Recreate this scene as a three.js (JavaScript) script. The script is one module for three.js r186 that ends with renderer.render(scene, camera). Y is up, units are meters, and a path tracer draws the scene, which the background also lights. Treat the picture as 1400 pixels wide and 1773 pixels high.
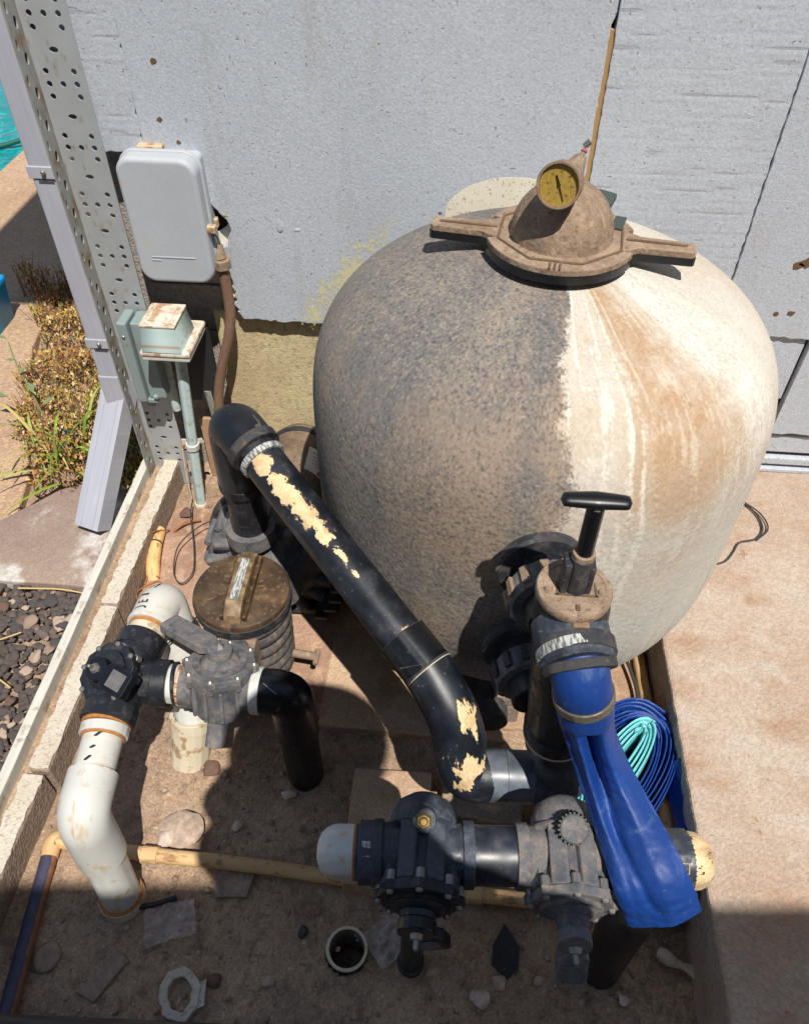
import * as THREE from 'three';
import { mergeGeometries, mergeVertices, toCreasedNormals } from 'three/addons/utils/BufferGeometryUtils.js';
import { RoundedBoxGeometry } from 'three/addons/geometries/RoundedBoxGeometry.js';
import { MarchingCubes } from 'three/addons/objects/MarchingCubes.js';

// ---------------------------------------------------------------- camera, sky, sun, exposure
const scene = new THREE.Scene();
const camera = new THREE.PerspectiveCamera(66.894, 808 / 1024, 0.05, 400);
camera.position.set(0, 1.45, 0);
camera.up.set(-0.06349, 0.69672, -0.71453);
camera.lookAt(-0.05424, 1.45 - 0.71732, -0.69463);
scene.add(camera);
const renderer = new THREE.WebGLRenderer({ antialias: true });
renderer.setSize(808, 1024);
renderer.toneMapping = THREE.LinearToneMapping;
renderer.toneMappingExposure = 1.10;
renderer.shadowMap.enabled = true;
const SUN = new THREE.Vector3(0.233, 1, 0.5).normalize();
{ // clear, slightly hazy blue sky
  const W = 128, H = 64, d = new Float32Array(W * H * 4);
  for (let j = 0; j < H; j++) for (let i = 0; i < W; i++) {
    const el = (j + 0.5) / H * Math.PI - Math.PI / 2, s = Math.max(0, Math.sin(el)), k = Math.pow(1 - s, 3.2);
    const o = (j * W + i) * 4;
    d[o] = 0.34 + 0.58 * k; d[o + 1] = 0.47 + 0.47 * k; d[o + 2] = 0.74 + 0.26 * k; d[o + 3] = 1;
    if (el < 0) { d[o] = 0.42; d[o + 1] = 0.36; d[o + 2] = 0.3; }
  }
  const t = new THREE.DataTexture(d, W, H, THREE.RGBAFormat, THREE.FloatType);
  t.mapping = THREE.EquirectangularReflectionMapping; t.magFilter = t.minFilter = THREE.LinearFilter; t.needsUpdate = true;
  scene.background = t; scene.environment = t; scene.environmentIntensity = 0.52; scene.backgroundIntensity = 0.52;
}
const sun = new THREE.DirectionalLight(new THREE.Color(1, 0.95, 0.87), 4.9);
sun.target.position.set(0, 0, -0.9); sun.position.copy(SUN).multiplyScalar(8).add(sun.target.position);
sun.castShadow = true; sun.shadow.radius = 1; sun.shadow.mapSize.set(4096, 4096);
Object.assign(sun.shadow.camera, { left: -5, right: 5, top: 5, bottom: -5, near: 0.5, far: 20 });
scene.add(sun, sun.target);

// ---------------------------------------------------------------- helpers
const V = (x, y, z) => new THREE.Vector3(x, y, z);
function rng(s) { return () => { s = (s + 0x6d2b79f5) | 0; let t = Math.imul(s ^ (s >>> 15), 1 | s); t = (t + Math.imul(t ^ (t >>> 7), 61 | t)) ^ t; return ((t ^ (t >>> 14)) >>> 0) / 4294967296; }; }
const clamp = (x, a = 0, b = 1) => Math.min(b, Math.max(a, x)), mix = (a, b, t) => a + (b - a) * t, sstep = (a, b, x) => { x = clamp((x - a) / (b - a)); return x * x * (3 - 2 * x); };
const HT = new Float32Array(65536); { const r = rng(77); for (let i = 0; i < 65536; i++) HT[i] = r(); }
const hash = (x, y, s) => HT[((x * 73 + y * 19349 + s * 8363) ^ (x * y * 31 + s * 131)) & 65535];
function vn(x, y, px, py, s) { // periodic value noise
  const xi = Math.floor(x), yi = Math.floor(y), fx = x - xi, fy = y - yi, u = fx * fx * (3 - 2 * fx), v = fy * fy * (3 - 2 * fy);
  const x0 = ((xi % px) + px) % px, x1 = (x0 + 1) % px, y0 = ((yi % py) + py) % py, y1 = (y0 + 1) % py;
  return mix(mix(hash(x0, y0, s), hash(x1, y0, s), u), mix(hash(x0, y1, s), hash(x1, y1, s), u), v);
}
function fbm(u, v, fx, fy, oct, s) { let a = 0.5, t = 0, n = 0; for (let i = 0; i < oct; i++) { t += a * vn(u * fx, v * fy, fx, fy, s + i); n += a; a *= 0.55; fx *= 2; fy *= 2; } return t / n; }
function lowMap(w, h, f) { const a = new Float32Array(w * h); for (let j = 0; j < h; j++) for (let i = 0; i < w; i++) a[j * w + i] = f(i / w, j / h); return (u, v) => { const x = u * w, y = clamp(v * h, 0, h - 1.001), xi = Math.floor(x), yi = Math.floor(y), fx = x - xi, fy = y - yi, x0 = xi % w, x1 = (xi + 1) % w, r0 = yi * w, r1 = (yi + 1) * w; return mix(mix(a[r0 + x0], a[r0 + x1], fx), mix(a[r1 + x0], a[r1 + x1], fx), fy); }; }
const n2 = (x, z, s = 3) => fbm(x / 64 + 0.5, z / 64 + 0.5, 64, 64, 1, s);
function wrapTex(t, size) { t.wrapS = t.wrapT = THREE.RepeatWrapping; t.magFilter = THREE.LinearFilter; t.minFilter = THREE.LinearMipmapLinearFilter; t.generateMipmaps = true; if (size) t.repeat.set(1 / size, 1 / size); t.needsUpdate = true; return t; }
function colTex(w, h, f, size) { // f(u,v) -> [r,g,b] in sRGB 0..255
  const d = new Uint8Array(w * h * 4);
  for (let j = 0; j < h; j++) for (let i = 0; i < w; i++) { const c = f((i + 0.5) / w, (j + 0.5) / h, i, j), o = (j * w + i) * 4; d[o] = clamp(c[0], 0, 255); d[o + 1] = clamp(c[1], 0, 255); d[o + 2] = clamp(c[2], 0, 255); d[o + 3] = 255; }
  const t = new THREE.DataTexture(d, w, h); t.colorSpace = THREE.SRGBColorSpace; return wrapTex(t, size);
}
function grayTex(w, h, f, size) {
  const d = new Uint8Array(w * h * 4);
  for (let j = 0; j < h; j++) for (let i = 0; i < w; i++) { const c = clamp(f((i + 0.5) / w, (j + 0.5) / h, i, j) * 255, 0, 255), o = (j * w + i) * 4; d[o] = d[o + 1] = d[o + 2] = c; d[o + 3] = 255; }
  return wrapTex(new THREE.DataTexture(d, w, h), size);
}
function canvasTex(w, h, draw) { const c = document.createElement('canvas'); c.width = w; c.height = h; draw(c.getContext('2d'), w, h); const t = new THREE.CanvasTexture(c); t.colorSpace = THREE.SRGBColorSpace; t.anisotropy = 4; return t; }
const c3 = (a, b, t) => [mix(a[0], b[0], t), mix(a[1], b[1], t), mix(a[2], b[2], t)];
const std = (o) => new THREE.MeshStandardMaterial({ roughness: 0.8, ...o });

// geometry in metres
function boxUV(g) { // planar uv in metres by dominant normal
  if (g.index) g = g.toNonIndexed(); else g = g.clone();
  const p = g.attributes.position; if (!g.attributes.normal) g.computeVertexNormals(); const n = g.attributes.normal, uv = new Float32Array(p.count * 2);
  for (let i = 0; i < p.count; i += 3) {
    let nx = 0, ny = 0, nz = 0; for (let k = 0; k < 3; k++) { nx += Math.abs(n.getX(i + k)); ny += Math.abs(n.getY(i + k)); nz += Math.abs(n.getZ(i + k)); }
    for (let k = 0; k < 3; k++) { const x = p.getX(i + k), y = p.getY(i + k), z = p.getZ(i + k), o = (i + k) * 2;
      if (ny >= nx && ny >= nz) { uv[o] = x; uv[o + 1] = z; } else if (nx >= nz) { uv[o] = z; uv[o + 1] = y; } else { uv[o] = x; uv[o + 1] = y; } }
  }
  g.setAttribute('uv', new THREE.BufferAttribute(uv, 2)); return g;
}
const norm = (g) => { if (g.index) g = g.toNonIndexed(); for (const k of Object.keys(g.attributes)) if (!['position', 'normal', 'uv'].includes(k)) g.deleteAttribute(k); return g; };
function box(w, h, d, x, y, z, r = 0.002, rot) { let g = r > 0 ? new RoundedBoxGeometry(w, h, d, 2, Math.min(r, w / 2.1, h / 2.1, d / 2.1)) : new THREE.BoxGeometry(w, h, d); g = boxUV(g); if (rot) g.applyMatrix4(new THREE.Matrix4().makeRotationFromEuler(new THREE.Euler(...rot))); return g.translate(x, y, z); }
const qTo = (dir) => new THREE.Quaternion().setFromUnitVectors(V(0, 1, 0), dir.clone().normalize());
function lathe(prof, at, dir = V(0, 1, 0), seg = 40) { // prof [[r,y]...] along dir from at, uv in metres
  const g = new THREE.LatheGeometry(prof.map((q) => new THREE.Vector2(Math.max(q[0], 1e-5), q[1])), seg);
  const uv = g.attributes.uv, p = g.attributes.position; let L = [0]; for (let i = 1; i < prof.length; i++) L.push(L[i - 1] + Math.hypot(prof[i][0] - prof[i - 1][0], prof[i][1] - prof[i - 1][1]));
  const R = Math.max(...prof.map((q) => q[0])); for (let i = 0; i < uv.count; i++) uv.setXY(i, uv.getX(i) * 2 * Math.PI * R, L[i % prof.length]);
  let h = toCreasedNormals(g, 0.7); h.applyQuaternion(qTo(dir)); h.translate(at.x, at.y, at.z); return h;
}
function cyl(a, b, r1, r2 = r1, seg = 24, ch = 0.0015) { const d = b.clone().sub(a), L = d.length(); ch = Math.min(ch, L / 4, r1 / 2, Math.max(r2, 1e-4) / 2); return lathe([[0, 0], [r1 - ch, 0], [r1, ch], [r2, L - ch], [r2 - ch, L], [0, L]], a, d, seg); }
function ring(a, b, ro, ri, seg = 32) { const d = b.clone().sub(a), L = d.length(); return lathe([[ri, 0], [ro - 0.001, 0], [ro, 0.001], [ro, L - 0.001], [ro - 0.001, L], [ri, L], [ri, 0]], a, d, seg); }
function pathArc(pts, R, n = 10) { // polyline with rounded corners -> dense points
  const out = [pts[0].clone()];
  for (let i = 1; i < pts.length - 1; i++) {
    const a = pts[i - 1], b = pts[i], c = pts[i + 1], r = Array.isArray(R) ? R[i - 1] : R, d0 = a.clone().sub(b), d1 = c.clone().sub(b), t = Math.min(r, d0.length() * 0.49, d1.length() * 0.49);
    const p = b.clone().addScaledVector(d0.normalize(), t), q = b.clone().addScaledVector(d1.normalize(), t);
    for (let k = 0; k <= n; k++) { const s = k / n, w = 0.55; // rational-ish arc
      const u = (1 - s) * (1 - s), v = 2 * s * (1 - s), x = s * s; out.push(V(0, 0, 0).addScaledVector(p, u).addScaledVector(b, v).addScaledVector(q, x)); }
  }
  out.push(pts[pts.length - 1].clone()); return out;
}
// sweep a closed section along points; rad(t, angle) -> [rx along N, ry along B]
function sweep(pts, rad, { seg = 24, normUV = false, up = null, caps = true, bulge = 0 } = {}) {
  const n = pts.length, T = [], N = [], B = []; let L = [0];
  for (let i = 0; i < n; i++) { const a = pts[Math.max(0, i - 1)], b = pts[Math.min(n - 1, i + 1)]; T.push(b.clone().sub(a).normalize()); if (i) L.push(L[i - 1] + pts[i].distanceTo(pts[i - 1])); }
  let nn = up ? up.clone() : (Math.abs(T[0].y) < 0.9 ? V(0, 1, 0) : V(0, 0, 1));
  for (let i = 0; i < n; i++) { if (up && up.isV) nn = up.clone(); nn.addScaledVector(T[i], -nn.dot(T[i])).normalize(); N.push(nn.clone()); B.push(new THREE.Vector3().crossVectors(T[i], nn)); }
  const pos = [], uv = [], idx = [], tot = L[n - 1];
  const f = typeof rad === 'function' ? rad : () => [rad, rad]; let rmax = 0; for (let i = 0; i < n; i++) rmax = Math.max(rmax, f(L[i] / tot, 0, i)[0]);
  for (let i = 0; i < n; i++) for (let k = 0; k <= seg; k++) {
    const a = k / seg * Math.PI * 2, r = f(L[i] / tot, a, i), p = pts[i].clone().addScaledVector(N[i], Math.cos(a) * r[0]).addScaledVector(B[i], Math.sin(a) * r[1]);
    if (r[2]) p.add(r[2]);
    pos.push(p.x, p.y, p.z); uv.push(normUV ? k / seg : k / seg * 2 * Math.PI * rmax, normUV ? L[i] / tot : L[i]);
    if (i < n - 1 && k < seg) { const q = i * (seg + 1) + k; idx.push(q, q + 1, q + seg + 1, q + 1, q + seg + 2, q + seg + 1); }
  }
  if (caps) for (const i of [0, n - 1]) { const c = pos.length / 3; pos.push(pts[i].x, pts[i].y, pts[i].z); uv.push(0.01, 0.01); const s0 = pos.length / 3;
    for (let k = 0; k <= seg; k++) { const q = (i * (seg + 1) + k) * 3; pos.push(pos[q], pos[q + 1], pos[q + 2]); uv.push(0.01 + 0.02 * Math.cos(k), 0.01 + 0.02 * Math.sin(k)); }
    for (let k = 0; k < seg; k++) i ? idx.push(c, s0 + k, s0 + k + 1) : idx.push(c, s0 + k + 1, s0 + k); }
  const g = new THREE.BufferGeometry(); g.setAttribute('position', new THREE.Float32BufferAttribute(pos, 3)); g.setAttribute('uv', new THREE.Float32BufferAttribute(uv, 2)); g.setIndex(idx); g.computeVertexNormals();
  // smooth the seam
  const nm = g.attributes.normal; for (let i = 0; i < n; i++) { const a = i * (seg + 1), b = a + seg, v = V(nm.getX(a) + nm.getX(b), nm.getY(a) + nm.getY(b), nm.getZ(a) + nm.getZ(b)).normalize(); nm.setXYZ(a, v.x, v.y, v.z); nm.setXYZ(b, v.x, v.y, v.z); }
  return g.toNonIndexed();
}
const curve = (pts, n = 40, tension = 0.5) => new THREE.CatmullRomCurve3(pts, false, 'catmullrom', tension).getSpacedPoints(n);
const tube = (pts, r, n = 40, seg = 10) => sweep(curve(pts, n), r, { seg });
function extrude(shape, depth, bevel = 0, extra = {}) { return new THREE.ExtrudeGeometry(shape, { depth, bevelEnabled: bevel > 0, bevelSize: bevel, bevelThickness: bevel, bevelSegments: 2, curveSegments: 8, ...extra }); }
const poly = (pts) => { const s = new THREE.Shape(); pts.forEach((p, i) => (i ? s.lineTo(p[0], p[1]) : s.moveTo(p[0], p[1]))); s.closePath(); return s; };
function jagged(pts, step, amp, r, close = true) { const out = []; const n = pts.length; for (let i = 0; i < n - (close ? 0 : 1); i++) { const a = pts[i], b = pts[(i + 1) % n], L = Math.hypot(b[0] - a[0], b[1] - a[1]), am = a[2] ?? amp, m = am ? Math.max(1, Math.round(L / step)) : 1; for (let k = 0; k < m; k++) { const t = k / m, j = k ? am : am * 0.4; out.push([mix(a[0], b[0], t) + (r() - 0.5) * j, mix(a[1], b[1], t) + (r() - 0.5) * j]); } } return out; }
function rock(r, seed, det = 2, flat = 0.7, rough = 0.35) {
  let g = new THREE.IcosahedronGeometry(1, det); const p = g.attributes.position, q = rng(seed), ax = V(q(), q(), q()), cuts = []; for (let i = 0; i < 7; i++) cuts.push([V(q() - 0.5, q() - 0.5, q() - 0.5).normalize(), 0.55 + q() * 0.35]);
  const v = V(0, 0, 0); for (let i = 0; i < p.count; i++) { v.fromBufferAttribute(p, i); for (const [n, d] of cuts) { const k = v.dot(n); if (k > d) v.addScaledVector(n, (d - k) * 0.9); } const e = 1 + rough * (fbm(v.x * 0.11 + 0.5, v.y * 0.11 + v.z * 0.07 + 0.5, 16, 16, 2, seed & 63) - 0.5); v.multiplyScalar(e); p.setXYZ(i, v.x * r * (0.85 + ax.x * 0.5), v.y * r * flat, v.z * r * (0.8 + ax.z * 0.35)); }
  g.deleteAttribute('uv'); g.deleteAttribute('normal'); g = mergeVertices(g, 1e-5); g.computeVertexNormals(); return boxUV(g);
}
// naming and scene tree
const used = {}, BASE = new WeakMap();
function num(n) { const k = used[n] ?? 0; used[n] = k + 1; return k ? `${n}_${String(k).padStart(3, '0')}` : n; }
function tag(o, label, category, group) { if (label) o.userData.label = label; if (category) o.userData.category = category; if (group) o.userData.group = group; return o; }
function thing(name, label, category, base = V(0, 0, 0), group) { const o = new THREE.Group(); o.name = num(name); o.position.copy(base); scene.add(o); BASE.set(o, base); return tag(o, label, category, group); }
function struct(name, base = V(0, 0, 0)) { const o = new THREE.Group(); o.name = num(name); o.position.copy(base); o.userData.kind = 'structure'; scene.add(o); BASE.set(o, base); return o; }
function mesh(geos, m) { geos = (Array.isArray(geos) ? geos : [geos]).map((g) => norm(g)); const g = geos.length > 1 ? mergeGeometries(geos) : geos[0]; const o = new THREE.Mesh(g, m); o.castShadow = o.receiveShadow = true; return o; }
function part(parent, name, geos, m, label) { const o = mesh(geos, m); o.name = name; const b = BASE.get(parent); o.geometry = o.geometry.clone().translate(-b.x, -b.y, -b.z); parent.add(o); BASE.set(o, b); if (label) o.userData.label = label; return o; }
function solo(name, geos, m, label, category, group) { const o = mesh(geos, m); o.name = num(name); o.geometry.computeBoundingBox(); const bb = o.geometry.boundingBox, b = V((bb.min.x + bb.max.x) / 2, bb.min.y, (bb.min.z + bb.max.z) / 2); o.geometry = o.geometry.clone().translate(-b.x, -b.y, -b.z); o.position.copy(b); scene.add(o); BASE.set(o, b); return tag(o, label, category, group); }

// ---------------------------------------------------------------- materials (procedural)
const DIRT = (() => {
  const f = (u, v) => { const a = fbm(u, v, 5, 5, 4, 1), b = fbm(u, v, 40, 40, 3, 9), g = vn(u * 260, v * 260, 260, 260, 4), h = vn(u * 90, v * 90, 90, 90, 6);
    let c = c3([152, 128, 106], [178, 152, 127], clamp(a * 1.6 - 0.3)); c = c3(c, [118, 97, 80], clamp((b - 0.52) * 2.0)); const k = 0.87 + 0.24 * g; c = [c[0] * k, c[1] * k, c[2] * k];
    if (h > 0.93) c = c3(c, [206, 184, 156], 0.6); else if (h < 0.06) c = c3(c, [96, 76, 62], 0.6); return c; };
  return std({ map: colTex(1024, 1024, f, 0.7), bumpMap: grayTex(512, 512, (u, v) => 0.55 * fbm(u, v, 20, 20, 3, 3) + 0.45 * vn(u * 160, v * 160, 160, 160, 8), 0.45), bumpScale: 0.0022, roughness: 1 });
})();
const SLAB = (() => {
  const f = (u, v) => { const a = fbm(u, v, 6, 6, 4, 21), b = fbm(u, v, 14, 22, 4, 25), g = vn(u * 300, v * 300, 300, 300, 5), s = vn(u * 110, v * 110, 110, 110, 11);
    let c = c3([178, 161, 146], [170, 149, 131], clamp((a - 0.38) * 3)); c = c3(c, [162, 132, 110], clamp((b - 0.53) * 4) * 0.8); c = c3(c, [184, 172, 160], clamp((0.42 - b) * 4)); const k = 0.93 + 0.13 * g; c = c.map((x) => x * k);
    if (s > 0.965) c = c3(c, [130, 98, 76], 0.5); return c; };
  return std({ map: colTex(1024, 1024, f, 1.3), bumpMap: grayTex(512, 512, (u, v) => 0.5 * fbm(u, v, 30, 30, 3, 13) + 0.5 * vn(u * 200, v * 200, 200, 200, 18), 0.5), bumpScale: 0.0022, roughness: 0.95 });
})();
const DECK = std({ map: colTex(512, 512, (u, v) => { const a = fbm(u, v, 6, 6, 4, 31), g = vn(u * 200, v * 200, 200, 200, 35); let c = c3([190, 160, 132], [172, 142, 114], clamp(a * 1.6 - 0.3)); const k = 0.9 + 0.2 * g; c = c.map((x) => x * k); return g > 0.95 ? c3(c, [235, 215, 190], 0.5) : c; }, 1.2), bumpMap: grayTex(256, 256, (u, v) => vn(u * 90, v * 90, 90, 90, 38), 0.3), bumpScale: 0.003, roughness: 0.95 });
const PAVER = (t, s) => std({ map: colTex(512, 512, (u, v) => { const a = fbm(u, v, 5, 5, 4, s), b = fbm(u, v, 24, 24, 3, s + 3), g = vn(u * 220, v * 220, 220, 220, s + 5); let c = c3(t, [t[0] * 0.8, t[1] * 0.76, t[2] * 0.74], clamp(a * 1.8 - 0.4)); c = c3(c, [198, 168, 136], clamp((b - 0.5) * 2.5) * 0.8); const k = 0.9 + 0.18 * g; return c.map((x) => x * k); }, 0.5), bumpMap: grayTex(256, 256, (u, v) => fbm(u, v, 40, 40, 3, s + 7), 0.25), bumpScale: 0.002, roughness: 0.95 });
const paverTan = PAVER([200, 172, 144], 41), paverRed = PAVER([178, 146, 124], 51), paverGrey = PAVER([150, 138, 126], 61);
// stained flat stone with white lime marks
const FLAG = std({ map: colTex(512, 512, (u, v) => { const a = fbm(u, v, 4, 4, 4, 71), b = fbm(u, v, 7, 7, 5, 75), g = vn(u * 160, v * 160, 160, 160, 79); let c = c3([158, 140, 124], [136, 116, 106], clamp(a * 2 - 0.5)); c = c3(c, [208, 206, 204], clamp((b - 0.56) * 6) * 0.75); const k = 0.92 + 0.15 * g; return c.map((x) => x * k); }, 0.55), bumpMap: grayTex(256, 256, (u, v) => fbm(u, v, 20, 20, 4, 73), 0.4), bumpScale: 0.002, roughness: 0.9 });
// grey painted foam/stucco: fine pits, horizontal saw lines, dirt runs
function stucco(lines, s) {
  const hgt = (u, v) => { const g = vn(u * 260, v * 260, 260, 260, s), p = vn(u * 210, v * 170, 210, 170, s + 1); let h = 0.6 + 0.30 * (g - 0.5) + 0.15 * (fbm(u, v, 16, 16, 3, s + 2) - 0.5); if (p > 0.88) h -= (p - 0.88) * 4.0; const l = vn(u * 6, v * 110, 6, 110, s + 3) * 0.6 + vn(u * 16, v * 110, 16, 110, s + 4) * 0.4; h += lines * (l - 0.5) * 0.7; if (lines > 0.4 && l < 0.2) h -= 0.3; return h; };
  const f = (u, v) => { const a = fbm(u, v, 4, 4, 4, s + 5), r = fbm(u, v, 26, 3, 3, s + 6), p = vn(u * 210, v * 170, 210, 170, s + 1), q = vn(u * 190, v * 190, 190, 190, s + 8), l = vn(u * 6, v * 110, 6, 110, s + 3) * 0.6 + vn(u * 16, v * 110, 16, 110, s + 4) * 0.4;
    let c = c3([186, 192, 201], [175, 181, 190], a); c = c3(c, [166, 156, 148], clamp((r - 0.66) * 3) * 0.4 * clamp(a * 2)); const k = 0.95 + 0.1 * vn(u * 256, v * 256, 256, 256, s + 9); c = c.map((x) => x * k);
    if (p > 0.91) c = c3(c, [128, 122, 122], clamp((p - 0.91) * 9)); if (q > 0.965) c = c3(c, [110, 88, 74], 0.8); if (lines > 0.4) c = c3(c, [136, 136, 142], clamp((0.3 - l) * 4) * 0.5); return c; };
  return std({ map: colTex(1024, 1024, f, 0.75), bumpMap: grayTex(1024, 1024, hgt, 0.75), bumpScale: 0.0008, roughness: 0.92 });
}
const STUC = stucco(0.0, 81), STUCL = stucco(0.9, 101);
const FOAM = std({ map: colTex(256, 256, (u, v) => { const b = fbm(u, v, 30, 30, 3, 121); return c3([226, 216, 182], [196, 176, 120], clamp(b * 2.2 - 0.7)); }, 0.15), bumpMap: grayTex(256, 256, (u, v) => vn(u * 50, v * 50, 50, 50, 123), 0.15), bumpScale: 0.003, roughness: 1 });
const CREAM = std({ map: colTex(512, 512, (u, v) => { const a = fbm(u, v, 5, 5, 4, 131), b = fbm(u, v, 50, 50, 3, 135), g = vn(u * 210, v * 210, 210, 210, 137); let c = c3([206, 190, 150], [186, 168, 130], clamp(a * 2 - 0.5)); c = c3(c, [164, 148, 118], clamp((b - 0.55) * 3)); const k = 0.94 + 0.12 * g; c = c.map((x) => x * k); return g > 0.985 ? [110, 92, 72] : c; }, 0.4), bumpMap: grayTex(512, 512, (u, v) => 0.6 * fbm(u, v, 60, 60, 3, 133) + 0.4 * vn(u * 180, v * 180, 180, 180, 139), 0.4), bumpScale: 0.0014, roughness: 1 });
const BLOCK = std({ map: colTex(256, 256, (u, v) => { const b = fbm(u, v, 40, 40, 3, 141); let c = c3([168, 158, 150], [144, 134, 126], clamp(b * 2.0 - 0.6)); return vn(u * 40, v * 40, 40, 40, 145) > 0.97 ? [206, 196, 184] : c; }, 0.22), bumpMap: grayTex(256, 256, (u, v) => vn(u * 70, v * 70, 70, 70, 143), 0.2), bumpScale: 0.0015, roughness: 1 });
const GALV = std({ map: colTex(512, 512, (u, v) => { const a = fbm(u, v, 8, 8, 4, 151), b = fbm(u, v, 26, 12, 3, 155); let c = c3([188, 193, 196], [170, 175, 178], a); return c3(c, [146, 128, 108], clamp((b - 0.70) * 5) * 0.6); }, 0.3), roughness: 0.55, metalness: 0.35 });
const GALVDIRTY = std({ map: colTex(512, 512, (u, v) => { const a = fbm(u, v, 10, 10, 4, 161), b = fbm(u, v, 12, 5, 4, 165); let c = c3([168, 172, 170], [138, 138, 132], a); return c3(c, [124, 92, 60], clamp((b - 0.52) * 4) * 0.65); }, 0.2), roughness: 0.7, metalness: 0.25 });
const ALU = std({ map: colTex(256, 256, (u, v) => { const a = fbm(u, v, 10, 3, 3, 171), b = fbm(u, v, 70, 4, 2, 175); const c = c3([178, 180, 190], [164, 166, 178], a); const k = 0.97 + 0.06 * b; return c.map((x) => x * k); }, 0.3), roughness: 0.5 });
const BOXGREY = std({ map: colTex(512, 512, (u, v) => { const a = fbm(u, v, 5, 5, 4, 181), b = fbm(u, v, 14, 14, 4, 185), g = vn(u * 200, v * 200, 200, 200, 187); let c = c3([184, 188, 194], [172, 177, 183], a); c = c3(c, [190, 178, 150], clamp((b - 0.72) * 6) * 0.5); const k = 0.97 + 0.05 * g; return c.map((x) => x * k); }, 0.3), roughness: 0.6 });
const BOXAQUA = std({ map: colTex(256, 256, (u, v) => { const a = fbm(u, v, 5, 5, 4, 191), b = fbm(u, v, 22, 22, 3, 195); let c = c3([188, 208, 208], [172, 192, 190], a); return c3(c, [172, 136, 104], clamp((b - 0.62) * 6) * 0.7); }, 0.15), roughness: 0.65 });
const BOXDUST = std({ map: colTex(256, 256, (u, v) => { const b = fbm(u, v, 9, 9, 4, 201), g = vn(u * 90, v * 90, 90, 90, 205); let c = c3([214, 206, 192], [176, 138, 106], clamp((b - 0.42) * 3)); const k = 0.92 + 0.14 * g; return c.map((x) => x * k); }, 0.12), roughness: 0.9 });
const AQUA = std({ map: colTex(256, 256, (u, v) => { const b = fbm(u, v, 8, 20, 4, 211); return c3([186, 206, 206], [158, 150, 130], clamp((b - 0.6) * 5) * 0.6); }, 0.2), roughness: 0.5 });
const SWITCHGREY = std({ map: colTex(256, 256, (u, v) => { const b = fbm(u, v, 12, 12, 4, 215); return c3([132, 148, 148], [142, 116, 92], clamp((b - 0.6) * 5) * 0.6); }, 0.15), roughness: 0.6 });
const BROWNFLEX = std({ map: colTex(128, 256, (u, v) => { const b = fbm(u, v, 8, 20, 4, 221); return c3([134, 106, 86], [110, 84, 66], b); }, 0.1), bumpMap: grayTex(32, 256, (u, v) => 0.5 + 0.5 * Math.sin(v * Math.PI * 2 * 24), 0.1), bumpScale: 0.0003, roughness: 0.8 });
// dusty black plastic: dust in patches with a grain, pale scratches
function blackPlastic(dust, s, base = [24, 27, 33], rough = 0.4, dustCol = [132, 108, 88]) {
  const f = (u, v) => { const a = fbm(u, v, 6, 6, 4, s), b = fbm(u, v, 30, 30, 3, s + 4), g = vn(u * 200, v * 200, 200, 200, s + 6), sc = vn(u * 34 + v * 60, v * 14, 34, 14, s + 7);
    let c = c3(base, base.map((x) => x * 1.6 + 4), a); const d = clamp((a * 0.45 + b * 0.55 - 0.66 + dust * 0.5) * 2.4) * (0.25 + 0.75 * g); c = c3(c, dustCol, clamp(d) * 0.9); if (sc > 0.965) c = c3(c, [150, 150, 150], 0.45); if (g > 0.985) c = c3(c, [190, 175, 155], 0.6); return c; };
  const rf = (u, v) => { const a = fbm(u, v, 6, 6, 4, s), b = fbm(u, v, 30, 30, 3, s + 4); return clamp(rough + clamp((a * 0.55 + b * 0.45 - 0.62 + dust * 0.5) * 5) * 0.5 + 0.1 * (b - 0.5)); };
  return std({ map: colTex(512, 512, f, 0.22), roughnessMap: grayTex(256, 256, rf, 0.22), roughness: 1 });
}
const BLACK = blackPlastic(0.18, 231, [22, 24, 29]), BLACKD = blackPlastic(0.52, 241, [36, 38, 42], 0.55), GREYD = blackPlastic(0.70, 251, [62, 66, 72], 0.55, [158, 136, 116]), BLACKGLOSS = blackPlastic(-0.12, 261, [12, 14, 18], 0.3), BLACKHAZE = blackPlastic(0.40, 271, [40, 45, 53], 0.40, [128, 132, 136]);
const LIDTAN = std({ map: colTex(512, 512, (u, v) => { const a = fbm(u, v, 6, 6, 4, 281), b = fbm(u, v, 34, 34, 3, 285), g = vn(u * 180, v * 180, 180, 180, 287); let c = c3([158, 137, 116], [132, 112, 94], clamp(a * 2.4 - 0.7)); c = c3(c, [180, 158, 136], clamp((b - 0.58) * 4) * 0.6); c = c3(c, [104, 88, 76], clamp((0.36 - b) * 6) * 0.6); const k = 0.92 + 0.15 * g; return c.map((x) => x * k); }, 0.25), bumpMap: grayTex(256, 256, (u, v) => fbm(u, v, 50, 50, 3, 289), 0.2), bumpScale: 0.0012, roughness: 0.95 });
const POTLID = std({ map: colTex(512, 512, (u, v) => { const a = fbm(u, v, 5, 5, 5, 291), b = fbm(u, v, 24, 24, 3, 295), g = vn(u * 160, v * 160, 160, 160, 297); let c = c3([58, 44, 30], [98, 78, 56], clamp(a * 2.4 - 0.7)); c = c3(c, [140, 112, 84], clamp((b - 0.60) * 5) * 0.7); if (g > 0.97) c = [190, 170, 145]; return c; }, 0.22), roughness: 0.5 });
const LIDBAR = std({ map: colTex(256, 256, (u, v) => { const a = fbm(u, v, 8, 8, 4, 301); return c3([98, 74, 48], [150, 128, 98], clamp(a * 2.2 - 0.6)); }, 0.1), roughness: 0.45 });
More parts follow.
